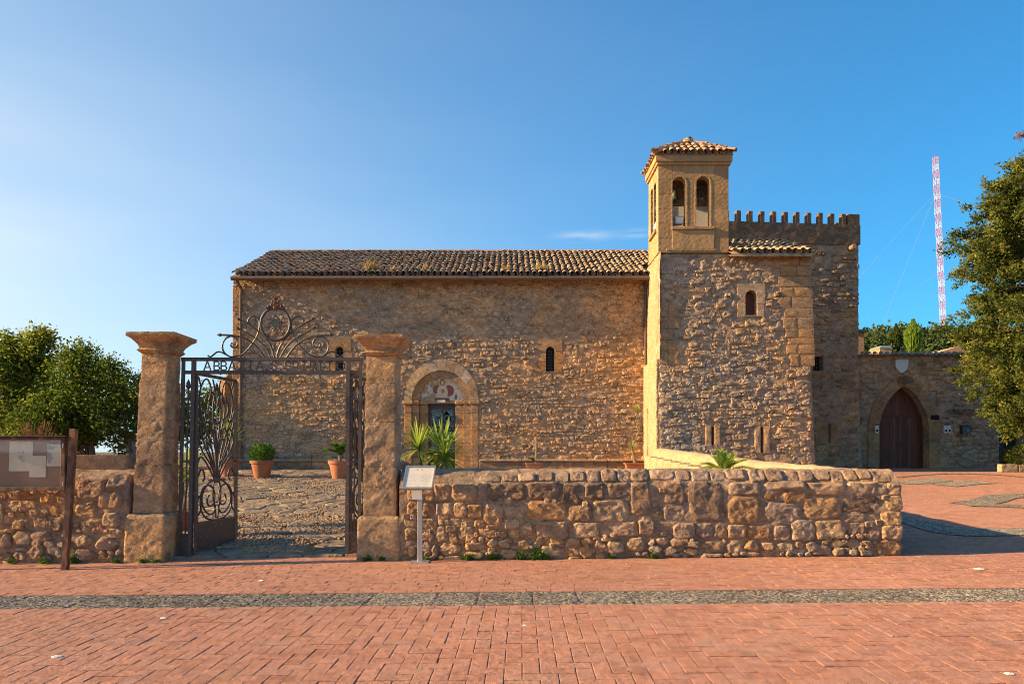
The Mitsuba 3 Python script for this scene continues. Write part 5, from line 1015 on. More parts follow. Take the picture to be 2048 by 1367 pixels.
def shield(x0, x1, z0, z1):
    c, w, h = (x0 + x1) / 2, (x1 - x0) / 2, z1 - z0
    t = np.linspace(0, 1, 12); R_ = [(c + w * (1 - u ** 2.2), z1 - h * (0.35 + 0.65 * u)) for u in t]
    return Polygon([(x0, z1), (x0, z1 - h * 0.3)] + [(2 * c - a, b) for a, b in R_[1:]][:-1] + [(c, z0)] + R_[::-1][1:] + [(x1, z1 - h * 0.3), (x1, z1)])
sh = shield(dx_(1789), dx_(1814), dz_(747), dz_(719)); v, f = extr(sh, 0.06)
SH = label(put(f'{GW}__shield', (fd(np.column_stack([v[:, 0], v[:, 1], v[:, 2] + 0.02])), f), WHITE), 'pale stone shield above the arch')
v, f = extr(sh.difference(sh.buffer(-0.03)), 0.02); put(f'{SH}__border', (fd(np.column_stack([v[:, 0], v[:, 1], v[:, 2] + 0.078])), f), WHITE)
for s in range(3):
    t = np.linspace(0, 5.5, 20); put(f'{SH}__crest_carving', tube(fd(np.column_stack([dx_(1801) + 0.05 + 0.06 * np.cos(t + s) * (1 - t / 9), dz_(729) - 0.1 * s + 0.05 * np.sin(t + s), np.full(20, 0.082)])), 0.008, 5), WHITE)
c2 = (dx_(1808), dz_(760)); cr2 = Point(c2).buffer(0.17).union(Point(c2[0] - 0.2, c2[1]).buffer(0.12)).union(Point(c2[0] + 0.2, c2[1]).buffer(0.12)); v, f = extr(cr2, 0.05)
BO = put(f'{GW}__carved_boss', (fd(np.column_stack([v[:, 0], v[:, 1], v[:, 2] + 0.062])), f), STONE, seed=0.1, typ=0.7)
v, f = extr(sbox(c2[0] - 0.03, c2[1] - 0.16, c2[0] + 0.03, c2[1] + 0.16).union(sbox(c2[0] - 0.1, c2[1] + 0.03, c2[0] + 0.1, c2[1] + 0.07)).union(sbox(c2[0] - 0.1, c2[1] - 0.07, c2[0] + 0.1, c2[1] - 0.03)), 0.03); put(f'{BO}__cross', (fd(np.column_stack([v[:, 0], v[:, 1], v[:, 2] + 0.111])), f), STONE, seed=0.0, typ=0.7)
i = 0; x = GX0 + 0.15
while x < GX1 - 0.1:                                          # coping of curved tiles laid across the wall
    v, f = tile_mesh(0.115, 0.095, 0.62, 0.02); a = rng.uniform(0.5, 0.75); v = np.column_stack([v[:, 0] * math.cos(a * 0.4) + v[:, 1] * 0.35, v[:, 1] * 0.9, v[:, 2] + v[:, 1] * 0.30])
    put(f'{GW}__coping_tile', (v + [x, YD - 0.20, GT1 - 0.02], f), TILE, True, seed=rng.uniform(0, 0.5), typ=0); x += 0.245
put(f'{GW}__coping_bed', bx(GX0, GX1, YD - 0.10, YD + 0.5, GT1 - 0.004, GT1 + 0.06), STONE, seed=0.2, typ=0.55)
for x in np.arange(dx_(1908), dx_(1992), 0.20):
    v, f = tile_mesh(0.095, 0.08, 0.34, 0.016); put(f'{GW}__hood_tile', (np.column_stack([v[:, 0] + x, v[:, 1] + YD - 0.30, v[:, 2] + dz_(823) + v[:, 1] * 0.45]), f), TILE, True, seed=rng.uniform(0, 0.6), typ=0.15)
put(f'{GW}__hood_slab', bx(dx_(1906), dx_(1994), YD - 0.26, YD + 0.02, dz_(824), dz_(822)), STONE, typ=0.55)
k = thing('nameplate', 'small dark green plaque at the right springing of the pointed arch', 'plaque'); put(f'{k}__plate', bx(dx_(1860), dx_(1876), YD - 0.085, YD - 0.062, dz_(839), dz_(830)), DARK); put(f'{k}__rim', bx(dx_(1859.5), dx_(1876.5), YD - 0.09, YD - 0.0855, dz_(830) - 0.012, dz_(830) + 0.008), IRON)
for text, px0, px1 in (('white intercom box with dark screen left of the wooden arched door', 1747.5, 1754.5), ('white intercom box right of the wooden door, left one of a pair', 1885, 1891.5), ('white intercom box right of the wooden door, beside the mailbox', 1892.5, 1899)):
    k = thing('intercom', text, 'intercom'); z0, z1 = dz_(866), dz_(851); o = 0.09 if px0 < 1800 else 0.085
    put(f'{k}__case', bx(dx_(px0), dx_(px1), YD - o - 0.03, YD - 0.02, z0, z1, 0.008), WHITE); put(f'{k}__screen', bx(dx_(px0) + 0.035, dx_(px1) - 0.03, YD - o - 0.036, YD - o - 0.0305, z0 + 0.06, z0 + 0.14), DARK)
    put(f'{k}__button', bx(dx_(px0) + 0.05, dx_(px0) + 0.08, YD - o - 0.038, YD - o - 0.0305, z0 + 0.19, z0 + 0.22), STEEL)
k = thing('mailbox', 'dark metal mailbox fixed to the stone wall right of the intercoms', 'mailbox'); z0, z1 = dz_(868), dz_(851)
bsdf('m_blue_black', (.025, .028, .035), 0.35, spec=0.5)
put(f'{k}__body', bx(dx_(1918), dx_(1934), YD - 0.22, YD - 0.03, z0, z1 - 0.03, 0.015), 'm_blue_black'); put(f'{k}__lid', bx(dx_(1917), dx_(1935), YD - 0.24, YD - 0.03, z1 - 0.028, z1 + 0.02, 0.012), 'm_blue_black'); put(f'{k}__lock', bx(dx_(1927), dx_(1930), YD - 0.228, YD - 0.2205, z0 + 0.13, z0 + 0.16), STEEL)
# side gate and what stands right of it
k = thing('side_gate', 'dark metal gate at the right end of the shaded wall, half hidden by the tree', 'gate'); xa, xb = dx_(2001), dx_(2043)
put(f'{k}__sheet', bx(xa, xb, YD + 0.3, YD + 0.33, 0.93, 3.0), 'm_blue_black'); put(f'{k}__frame', join([bx(xa, xa + 0.06, YD + 0.24, YD + 0.299, 0.88, 3.05), bx(xb - 0.06, xb, YD + 0.24, YD + 0.299, 0.88, 3.05), bx(xa + 0.06, xb - 0.06, YD + 0.24, YD + 0.299, 2.98, 3.05), bx((xa + xb) / 2 - 0.02, (xa + xb) / 2 + 0.02, YD + 0.24, YD + 0.299, 0.9, 2.98)])[:2], IRON)
PLr = thing('end_pillar', 'sunlit rendered pillar beyond the dark side gate', 'pillar'); put(f'{PLr}__shaft', sqlathe(dense([(0.40, 0.8), (0.40, 2.9)], 0.2), (dx_(2060), YD - 0.2), amp=0.01), LIME, 40); put(f'{PLr}__cap', sqlathe(dense([(0.46, 2.903), (0.48, 3.0), (0.1, 3.15)], 0.1), (dx_(2060), YD - 0.2), amp=0.01), STONE, 40, typ=0.3)

# ------------------------------------------------------------------ courtyard walls
SW = thing('courtyard_wall', 'low sunlit wall with pale rounded coping running from the bell tower to the corner of the rubble wall', 'wall')
n = 60; ys = np.linspace(VW + 0.25, YT - 0.05, n); xsw = np.linspace(5.22, 4.98, n); ztop = np.interp(ys, [9.8, 14, 22], [1.27, 1.36, 1.66])
prof = [(-0.30, -1), (-0.30, -0.20), (-0.27, -0.08), (-0.15, -0.01), (0.0, 0.0), (0.14, -0.02), (0.27, -0.10), (0.30, -0.22), (0.30, -1)]
prof = dense(prof[1:-1], 0.07); pr = np.array([(-0.30, -1.0), (-0.30, -0.8), (-0.3, -0.6), (-0.3, -0.4)] + prof + [(0.30, -0.5), (0.3, -1.0)])
V_ = np.zeros((n, len(pr), 3)); V_[..., 0] = xsw[:, None] + pr[None, :, 0]; V_[..., 1] = ys[:, None]; V_[..., 2] = ztop[:, None] + np.where(pr[None, :, 1] <= -0.4, (pr[None, :, 1] + 0.22) * 1.6 - 0.22 + 0.22 * 0, pr[None, :, 1])
V_[..., 2] += 0.0; d = (meshkit.fbm(V_ * 6, 4, 15) - 0.5) * 0.10; V_[..., 0] += d; V_[..., 2] += d * 0.6
i, j = np.meshgrid(np.arange(n - 1), np.arange(len(pr) - 1), indexing='ij'); m = len(pr)
q = np.stack([i * m + j, i * m + j + 1, (i + 1) * m + j + 1, (i + 1) * m + j], -1).reshape(-1, 4)
put(f'{SW}__body', (V_.reshape(-1, 3), np.vstack([q[:, [0, 2, 1]], q[:, [0, 3, 2]]])), LIME, True)
for y0 in np.arange(10.6, 21.8, 0.9): put(f'{SW}__ledge_stone', bx(4.45, 4.70 if False else 4.96 - 0.02 * (y0 - 10) + 0.0, y0, y0 + 0.89, g(4.6, y0) - 0.2, float(np.interp(y0, [10, 22], [0.95, 1.42])), 0.03), LIME)
LW = thing('courtyard_wall', 'dark low wall at the far left of the courtyard, in front of the trees', 'wall')
lw = Frame((-10.9, 20.2, 0), (1, 0.10, 0)); put(f'{LW}__body', sqlathe(dense([(5.0, 0.1), (5.0, 1.30), (4.97, 1.42), (4.90, 1.46)], 0.2), (-15.9, 20.0), amp=0.03, k=40, ry=0.055, rnd=0.03), STONE, 40, seed=0.05, typ=0.7)

# ------------------------------------------------------------------ plants
def leaves(P, D, N, L, Wd, mid=0.45, seeds=None):
    """one four-cornered leaf per row: base P, direction D, normal N, length L, half width Wd"""
    n = len(P); D = D / (np.linalg.norm(D, axis=1, keepdims=True) + 1e-9); S = np.cross(D, N); S /= np.linalg.norm(S, axis=1, keepdims=True) + 1e-9
    L = np.broadcast_to(L, n)[:, None]; Wd = np.broadcast_to(Wd, n)[:, None]; K = np.cross(S, D) * L * 0.06
    v = np.stack([P, P + D * L * mid + S * Wd + K, P + D * L, P + D * L * mid - S * Wd + K], 1).reshape(-1, 3)
    b = np.arange(n)[:, None] * 4; f = np.vstack([b + [0, 1, 2], b + [0, 2, 3]])
    s = rng.random(n) if seeds is None else seeds
    return v, f, np.repeat(np.column_stack([s, np.full(n, 0.5)]), 4, 0)
def rand_dir(n): d = rng.normal(size=(n, 3)); return d / np.linalg.norm(d, axis=1, keepdims=True)
def blades(c, n, L, w, lo, hi, droop=0.5, seg=4):
    """a rosette of long pointed blades"""
    out = []
    for i in range(n):
        az = i * 2.39996 + rng.normal(0, 0.15); el = math.radians(rng.uniform(lo, hi)); l = L * rng.uniform(0.75, 1.1); s = rng.random()
        d = np.array([math.cos(az) * math.cos(el), math.sin(az) * math.cos(el), math.sin(el)]); side = np.array([-math.sin(az), math.cos(az), 0]); p = np.array(c, float) + d * 0.02; row = []
        dr_ = droop * rng.uniform(0.4, 1.3) * math.cos(el)
        for k in range(seg + 1):
            t = k / seg; ww = w * (0.55 + 0.9 * t) * (1 - t ** 2.5) if t < 1 else 0.0012
            q = p + d * l * t - np.array([0, 0, 1]) * dr_ * l * t * t * 0.6; up = np.cross(side, d)
            row += [q - side * ww, q - up * ww * 0.25, q + side * ww]
        f = []
        for k in range(seg):
            a = k * 3
            for o in (0, 1): f += [[a + o, a + o + 1, a + o + 4], [a + o, a + o + 4, a + o + 3]]
        out.append((np.array(row), np.array(f), np.tile([s, 0.5], (len(row), 1))))
    return out
def stem_tube(pts, r0, r1): return tube(spline(pts, 12), np.linspace(r0, r1, 12), 7)
def pot(k, x, y, h, r, z=None, square=False):
    z = float(g(x, y)) + 0.008 if z is None else z
    if square: m = sqlathe([(r * 0.84, z), (r * 0.97, z + h * 0.84), (r * 1.06, z + h * 0.845), (r * 1.06, z + h), (r * 0.96, z + h), (r * 0.93, z + h * 0.88)], (x, y), amp=0.002, k=8, cap=True, ry=0.45, rnd=0.04)
    else: m = lathe([(0.0, z), (r * 0.66, z), (r * 0.93, z + h * 0.82), (r * 1.03, z + h * 0.83), (r * 1.05, z + h), (r * 0.95, z + h), (r * 0.92, z + h * 0.88)], 20, (x, y, 0))
    put(f'{k}__pot', m, TERRA, 40)
    if not square: put(f'{k}__soil', lathe([(r * 0.925, z + h * 0.89), (0.0, z + h * 0.91)], 20, (x, y, 0)), SOIL)
    return z + h * 0.9
def rosette_part(k, *a, **kw): v, f, u = join(blades(*a, **kw)); return put(f'{k}__leaf_rosette', (v, f), YUCCA, uv=u)
# two yuccas behind the wall, in front of the church door
k = thing('potted_yucca', 'single-headed yucca nearest the right pillar, behind the wall and sign', 'potted plant', 'potted yuccas')
c = at(838, 898, 11.6); zt = pot(k, c[0] + 0.06, 11.65, 0.42, 0.24)
put(f'{k}__stem', stem_tube([(c[0] + 0.06, 11.65, zt - 0.03), (c[0] + 0.05, 11.62, 1.2), tuple(c)], 0.030, 0.022), BARK); rosette_part(k, c, 46, 0.56, 0.023, -38, 85, droop=0.25)
k = thing('potted_yucca', 'yucca with two bushy heads side by side before the dark church doorway', 'potted plant', 'potted yuccas')
c1, c2, = at(882, 902, 11.7), at(891, 915, 11.5); zt = pot(k, c1[0] + 0.0, 11.75, 0.42, 0.26)
put(f'{k}__stem', stem_tube([(c1[0] - 0.06, 11.78, zt - 0.03), (c1[0] - 0.04, 11.72, 1.15), tuple(c1)], 0.034, 0.024), BARK); put(f'{k}__stem', stem_tube([(c2[0] - 0.02, 11.68, zt - 0.03), (c2[0] - 0.03, 11.6, 1.1), tuple(c2)], 0.034, 0.024), BARK)
rosette_part(k, c1, 52, 0.60, 0.023, -38, 85, droop=0.25); rosette_part(k, c2, 48, 0.58, 0.023, -40, 75, droop=0.25)
# left of the gate
k = thing('potted_yucca', 'yucca in a terracotta pot seen between the left pillar and the open iron gate', 'potted plant', 'potted yuccas')
b = on_ground(362, 1062); Y = b[1]; zt = pot(k, b[0], Y, 0.36, 0.22)
for cp, ds in ((at(366, 962, Y), 0.05), (at(380, 925, Y + 0.1), 0.1), (at(352, 938, Y + 0.1), -0.02)):
    put(f'{k}__stem', stem_tube([(b[0] + ds * 0.3, Y, zt - 0.03), ((b[0] + cp[0]) / 2 + ds * 0.4, Y, (zt + cp[2]) / 2), tuple(cp)], 0.028, 0.020), BARK); rosette_part(k, cp, 34, 0.38, 0.018, -20, 80, droop=0.4)
k = thing('potted_yucca', 'tall spiky yucca in a terracotta pot at the left corner of the church', 'potted plant', 'potted yuccas')
b = on_ground(458, 953); Y = b[1]; zt = pot(k, b[0], Y, 0.52, 0.33)
for cp, n in ((at(462, 846, Y), 30), (at(470, 876, Y), 30), (at(452, 868, Y + .2), 24)): put(f'{k}__stem', stem_tube([(b[0], Y, zt - 0.03), ((b[0] + cp[0]) / 2 + 0.05, Y, (zt + cp[2]) / 2), tuple(cp)], 0.035, 0.025), BARK); rosette_part(k, cp, n, 0.48, 0.02, -25, 80, droop=0.4)
k = thing('potted_bush', 'round leafy green bush in a terracotta pot left of centre before the church', 'potted plant')
b = on_ground(524, 956); Y = b[1]; zt = pot(k, b[0], Y, 0.52, 0.33)
P = b + [0, 0, 0.60] + rand_dir(900) * (rng.random((900, 1)) ** 0.4) * [0.36, 0.36, 0.28] + [0, 0, 0.12]; P = P[P[:, 2] > zt - 0.02]
D = P - (b + [0, 0, 0.45]) + 0.3 * rand_dir(len(P)); m = leaves(P, D, rand_dir(len(P)) + [0, 0, 1], rng.uniform(0.08, 0.15, len(P)), 0.022); put(f'{k}__foliage', m[:2], HERB, uv=m[2])
put(f'{k}__stem', join([stem_tube([(b[0] + 0.03 * i, Y, zt - 0.02), (b[0] + 0.06 * i, Y, zt + 0.15), (b[0] + 0.12 * i, Y + 0.04 * i, zt + 0.32)], 0.012, 0.006) for i in (-2, -1, 0, 1, 2)])[:2], BARK)
k = thing('potted_palm', 'small palm in a terracotta pot beside the right gate leaf', 'potted plant')
b = on_ground(680, 957); Y = b[1]; zt = pot(k, b[0], Y, 0.52, 0.33)
def frond(p0, az, L, rise, droop, nl=16, w=0.014, ll=0.22):
    t = np.linspace(0, 1, 10); d = np.array([math.cos(az), math.sin(az), 0]); c = p0 + np.outer(t * L, d) * math.cos(rise) + np.outer(L * (math.sin(rise) * t - droop * t * t), [0, 0, 1])
    q = np.linspace(0.15, 0.99, nl); P = np.stack([np.interp(q, t, c[:, i]) for i in range(3)], 1); tang = np.gradient(P, axis=0); tang /= np.linalg.norm(tang, axis=1, keepdims=True); s = np.cross(tang, [0, 0, 1.0]); s /= np.linalg.norm(s, axis=1, keepdims=True)
    out = [(*tube(c, np.linspace(0.010, 0.003, 10), 5), )]
    for a in (1, -1): out.append(leaves(P, tang * 0.75 + a * s + np.array([0, 0, 0.35]), np.cross(tang, s), ll * (1 - 0.6 * np.abs(q - 0.4)), w))
    return [(o[0], o[1], o[2] if len(o) > 2 else np.tile([0.4, 0.5], (len(o[0]), 1))) for o in out]
put(f'{k}__trunk', stem_tube([(b[0], Y, zt - 0.02), (b[0], Y, zt + 0.12), (b[0], Y, zt + 0.22)], 0.05, 0.04), BARK)
for i in range(11): v, f, u_ = join(frond(np.array([b[0], Y, zt + 0.2]), i * 2.4, 0.62, rng.uniform(0.7, 1.35), rng.uniform(0.25, 0.6), 16, 0.016, 0.24)); put(f'{k}__frond', (v, f), HERB, uv=u_)
k = thing('potted_plant', 'bare brown stem with a few wilted leaves in a rectangular terracotta planter', 'planter')
b = on_ground(1069, 941); Y = b[1]; zt = pot(k, b[0], Y, 0.26, 0.29, square=True)
put(f'{k}__stem', stem_tube([(b[0] + 0.05, Y, zt - 0.1), (b[0] + 0.06, Y, zt + 0.3), (b[0] + 0.07, Y, zt + 0.9)], 0.05, 0.025), BARK)
for az in (2.6, 3.3, 3.9): v, f, u_ = join(frond(np.array([b[0] + 0.0, Y, zt + 0.05]), az, 0.36, 0.9, 0.5, 8, 0.018, 0.16)); put(f'{k}__leaf', (v, f), HERB, uv=u_)
k = thing('potted_yucca', 'thin two-tiered yucca with forked stem in a planter beside the downpipe', 'potted plant', 'potted yuccas')
b = on_ground(1271, 941); Y = b[1]; zt = pot(k, b[0], Y, 0.26, 0.36, square=True)
A_, B_, C_ = at(1264, 892, Y), at(1274, 820, Y), at(1268, 885, Y)
put(f'{k}__stem', stem_tube([(b[0], Y, zt - 0.1), tuple(at(1268, 915, Y)), tuple(A_)], 0.06, 0.035), BARK); put(f'{k}__stem', stem_tube([tuple(C_), tuple(at(1279, 855, Y)), tuple(B_)], 0.03, 0.018), BARK); put(f'{k}__stem', stem_tube([tuple(at(1277, 862, Y)), tuple(at(1273, 845, Y)), tuple(B_ + [0, 0, -0.05])], 0.02, 0.014), BARK)
rosette_part(k, A_, 34, 0.24, 0.012, -35, 80, droop=0.4); rosette_part(k, B_, 36, 0.26, 0.012, -35, 80, droop=0.4)
k = thing('young_palm', 'young feathery palm showing above the rubble wall in front of the bell tower', 'palm')
b = np.array([at(1448, 0, 11.6)[0], 11.6, 0.0]); b[2] = float(g(b[0], b[1])); c = at(1448, 945, 11.6); zt = pot(k, b[0], 11.6, 0.45, 0.26)
put(f'{k}__trunk', stem_tube([(b[0], 11.6, zt - 0.02), (b[0], 11.6, (zt + c[2]) / 2), tuple(c)], 0.06, 0.045), BARK)
for az, L, r, d in ((0.2, 0.62, 0.45, 0.35), (0.7, 0.5, 1.0, 0.25), (-0.5, 0.5, 0.8, 0.3), (2.9, 0.5, 0.75, 0.4), (2.3, 0.45, 1.1, 0.3), (3.6, 0.45, 0.6, 0.4), (1.4, 0.45, 1.25, 0.2), (-1.2, 0.5, 0.9, 0.4), (1.9, 0.42, 1.3, 0.15), (0.05, 0.75, 0.25, 0.3), (4.5, 0.4, 1.0, 0.3)): v, f, u_ = join(frond(c, az, L, r, d, 18, 0.009, 0.17)); put(f'{k}__frond', (v, f), YUCCA, uv=u_)
# weeds along the foot of the walls and tufts on the roof
WL = ['leafy bright green weed beside the notice board post', 'small weed under the notice board, nearest its post', 'small weed under the notice board at the left edge', 'tiny weed against the left wall near its pillar', 'small weed at the left corner of the left pillar foot', 'small weed at the right corner of the left pillar foot', 'tiny weed at the left corner of the right pillar foot', 'tiny weed at the right corner of the right pillar foot', 'tiny weed right behind the information sign post', 'first bushy weed right of the information sign', 'second bushy weed right of the information sign', 'small weed just left of the tallest wall weed', 'tallest green weed sprouting from the foot of the right wall', 'low weed touching the right side of the tallest wall weed', 'tiny weed below the middle of the right wall', 'last small weed along the right wall before its corner']
for px, py, s, n in ((146, 1121, 0.13, 160), (95, 1118, 0.10, 60), (30, 1121, 0.08, 40), (238, 1123, 0.06, 40), (290, 1122, 0.07, 50), (318, 1122, 0.07, 50), (735, 1118, 0.06, 40), (765, 1118, 0.06, 40), (855, 1117, 0.05, 30), (938, 1112, 0.09, 90), (986, 1112, 0.11, 110), (1040, 1111, 0.09, 80), (1075, 1110, 0.16, 190), (1088, 1112, 0.10, 90), (1222, 1111, 0.06, 40), (1306, 1110, 0.09, 80)):
    u, z = wall_px(px, py); c = uv3(u, VW - 0.07); c[2] = float(g(c[0], c[1]))
    k = thing('weed', WL.pop(0), 'weed', 'weeds along the wall foot')
    s *= 0.8; P = c + rng.normal(size=(n, 3)) * [s * 0.5, s * 0.22, s * 0.5]; P[:, 2] = c[2] + np.abs(P[:, 2] - c[2])
    m = leaves(P, rand_dir(n) + [0, -0.3, 0.6], rand_dir(n) + [0, -0.5, 1], rng.uniform(0.03, 0.06, n), rng.uniform(0.010, 0.018, n)); st = [tube([c + [dx, 0, -0.01], c + [dx * 2, -0.01, s * 0.8]], 0.003, 4) for dx in (-0.3 * s, 0, 0.3 * s)]
    put(f'{k}__leaf_cluster', m[:2], HERB, uv=m[2]); put(f'{k}__stem', join(st)[:2], HERB)
TL_ = {738: 'tallest dry grass tuft on the church eaves, left of centre', 752: 'dry grass tuft right beside the tallest one on the eaves', 786: 'shortest dry grass tuft on the eaves, left of centre', 851: 'lone dry grass tuft on the eaves above the church door', 1015: 'leftmost dry grass tuft on the right half of the eaves', 1078: 'tall dry grass tuft on the eaves above the right slit window', 1094: 'rightmost dry grass tuft on the church eaves'}
for px, py, s in ((738, 549, 0.50), (752, 550, 0.36), (786, 552, 0.22), (851, 548, 0.28), (1015, 548, 0.24), (1078, 546, 0.34), (1094, 548, 0.26)):
    Y = EY + 0.25; x = at(px, 0, Y)[0]; c = np.array([x, Y, EZ + 0.13 + 0.25 * 0.53]); n = 60
    k = put('dry_grass_tuft', (lambda m: (m[0], m[1]))(leaves(c + rng.normal(size=(n, 3)) * [0.06, 0.05, 0.0], rng.normal(size=(n, 3)) * 0.35 + [0, 0, 1], rand_dir(n), rng.uniform(0.3, 1, n) * s, 0.008, 0.3)), STRAW); label(k, TL_[px], 'grass tuft', 'dry tufts on the church roof')
k = thing('dry_shrub', 'dried orange-brown shrub showing above the notice board', 'shrub'); b = at(70, 985, 11.4); b[2] = float(g(b[0], 11.4)); br = []
for i in range(70):
    az, r = rng.uniform(0, 6.28), rng.uniform(0.1, 0.34); e = b + [r * math.cos(az), r * 0.6 * math.sin(az), rng.uniform(1.72, 2.08)]; mpt = b + (e - b) * 0.7 * [0.5, 0.5, 1]; br.append(tube(spline([b + rng.normal(0, 0.02, 3) * [1, 1, 0], mpt, e], 8), np.linspace(0.009, 0.003, 8), 4))
    for _ in range(6): t = mpt + (e - mpt) * rng.random(); br.append(tube([t, t + rand_dir(1)[0] * 0.07], 0.003, 3))
put(f'{k}__twigs', join(br)[:2], DRY)

# ------------------------------------------------------------------ trees
def clumps(centers, per, spread, L, Wd, mat_key, flat=0.4, up=0.5, seeds=None):
    n = len(centers) * per; P = np.repeat(centers, per, 0) + rng.normal(size=(n, 3)) * spread
    s = np.clip(np.repeat(rng.random(len(centers)), per) * 0.6 + rng.random(n) * 0.5, 0, 1) if seeds is None else np.clip(np.repeat(seeds, per) + rng.normal(0, 0.15, n), 0, 1)
    return leaves(P, rand_dir(n) + [0, 0, -0.2], rand_dir(n) + [0, 0, up], L * rng.uniform(0.6, 1.2, n), Wd * rng.uniform(0.7, 1.2, n), seeds=s)
def broadleaf(text, base, blobs, ncl, per, L, W_, trunk_r, light=0.3):
    k = thing('leafy_tree', text, 'tree', 'trees beyond the courtyard'); base = np.array(base, float); cs = []; tot = sum((b[3] * b[5]) ** 0.85 for b in blobs)
    for x, y, z, rx, ry, rz in blobs:
        n = max(5, int(ncl * (rx * rz) ** 0.85 / tot)); d = rand_dir(n) * (0.35 + 0.65 * rng.random((n, 1)) ** 0.5) ; d *= 1 + 0.35 * (meshkit.noise(d * 2.3 + x, 3)[:, None] - 0.5); cs.append(np.array([x, y, z]) + d * [rx, ry, rz])
    cs = np.vstack(cs); cs = cs[cs[:, 2] > base[2] + 0.4]
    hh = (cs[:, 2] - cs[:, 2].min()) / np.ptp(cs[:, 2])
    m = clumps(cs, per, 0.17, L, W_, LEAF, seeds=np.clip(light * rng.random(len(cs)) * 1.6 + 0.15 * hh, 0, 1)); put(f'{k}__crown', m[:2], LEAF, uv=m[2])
    top = np.array(blobs[0][:3]); put(f'{k}__trunk', stem_tube([base, (base + top) / 2 + [0.15, 0, 0], top], trunk_r, trunk_r * 0.3), BARK)
    br = []
    for c in cs[rng.integers(0, len(cs), 40)]: t = base + (top - base) * rng.uniform(0.3, 0.9); br.append(tube(spline([t, (t + c) / 2 + [0, 0, 0.1], c], 8), np.linspace(trunk_r * 0.35, 0.012, 8), 5))
    put(f'{k}__branches', join(br)[:2], BARK)
def pb(px, py, Y, rpx, rpy=None): c = at(px, py, Y); s = Y / F; return (*c, rpx * s, rpx * s, (rpy or rpx) * s)
broadleaf('yellow-green leafy tree with a tall top sprig at the left edge of the view', (-17.6, 25, 0), [pb(20, 790, 25, 105, 100), pb(80, 705, 25, 32, 48), pb(10, 735, 25, 62, 55), pb(82, 672, 25, 12, 18), pb(20, 690, 25, 20, 20), pb(85, 850, 24.5, 80, 60)], 640, 36, 0.15, 0.042, 0.17, 0.6)
broadleaf('darker leafy tree between the left-edge tree and the left gate pillar', (-14.6, 24, 0), [pb(165, 810, 24, 85, 85), pb(165, 735, 24, 42, 36), pb(163, 700, 24, 14, 12), pb(140, 722, 24, 14, 20), pb(120, 850, 23.6, 80, 60)], 460, 34, 0.14, 0.040, 0.15, 0.3)
broadleaf('loose-topped tree close behind the left gate pillar', (-12.6, 23.4, 0.3), [pb(245, 840, 23.4, 60, 70), pb(215, 752, 23.4, 26, 26), pb(215, 728, 23.4, 9, 10), pb(228, 735, 23.4, 8, 10), pb(255, 760, 23.4, 26, 20), pb(262, 800, 23.4, 40, 45), pb(330, 850, 24.5, 60, 50), pb(400, 830, 26.5, 60, 70)], 430, 32, 0.13, 0.036, 0.12, 0.25)
broadleaf('bushy tree further back at the left edge, partly out of view', (-24.5, 29, 0), [pb(-90, 810, 28, 115, 110), pb(-110, 720, 28, 80, 60)], 420, 30, 0.18, 0.05, 0.2, 0.4)
# the conifer at the right edge
k = thing('conifer_tree', 'large drooping yellow-green conifer at the right edge, overhanging the shaded wall', 'tree')
tb = np.array([15.9, 20.0, 0.0]); tb[2] = float(g(15.9, 20)); put(f'{k}__trunk', stem_tube([tb, tb + [0.1, 0, 5], tb + [0.0, 0, 10.2]], 0.34, 0.05), BARK)
prof_y = [(315, 2075), (335, 2035), (360, 2000), (400, 1975), (440, 1962), (490, 1932), (520, 1942), (560, 1955), (600, 1950), (640, 1926), (690, 1930), (720, 1948), (760, 1975), (800, 2005), (830, 1992), (855, 2035)]
zs = np.array([at(0, a, 19.6)[2] for a, _ in prof_y])[::-1]; rs = np.array([15.9 - at(b, 0, 19.6)[0] for _, b in prof_y])[::-1]
cs, bt_, brs = [], [], []
for i in range(430):
    z = rng.uniform(2.15, 9.9); R0 = float(np.interp(z, zs, rs)); az = rng.uniform(0, 2 * np.pi); R_ = max(0.25, R0 * rng.uniform(0.52, 1.04))
    e = np.array([tb[0] + R_ * math.cos(az), tb[1] + R_ * math.sin(az), z]); st = np.array([tb[0], tb[1], max(1.6, z - 0.25 * R_ + 0.5)])
    if i % 4 == 0: brs.append(tube(spline([st, (st + e) / 2 + [0, 0, 0.25], e], 8), np.linspace(0.05, 0.010, 8), 5))
    for t in np.linspace(0.5, 1.0, 5): cs.append(st + (e - st) * t + [0, 0, 0.6 * math.sin(t * 3.1) * 0.35] + rng.normal(0, 0.10, 3))
cs = np.array(cs); per = 84; n = len(cs) * per
out = cs - [tb[0], tb[1], 0]; out[:, 2] = 0; out /= np.linalg.norm(out, axis=1, keepdims=True) + 1e-9
ax = out * 0.7 + rand_dir(len(cs)) * 0.5 + [0, 0, 0.12]; ax /= np.linalg.norm(ax, axis=1, keepdims=True)
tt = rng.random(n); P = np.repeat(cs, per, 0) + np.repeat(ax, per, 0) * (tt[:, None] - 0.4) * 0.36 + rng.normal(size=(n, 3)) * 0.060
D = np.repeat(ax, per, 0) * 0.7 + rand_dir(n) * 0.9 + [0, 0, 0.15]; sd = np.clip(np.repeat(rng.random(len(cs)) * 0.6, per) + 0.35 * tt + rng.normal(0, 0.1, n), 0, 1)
m = leaves(P, D, rand_dir(n), rng.uniform(0.07, 0.14, n), rng.uniform(0.016, 0.028, n), seeds=sd); put(f'{k}__crown', m[:2], CONI, uv=m[2]); put(f'{k}__branches', join(brs)[:2], BARK)
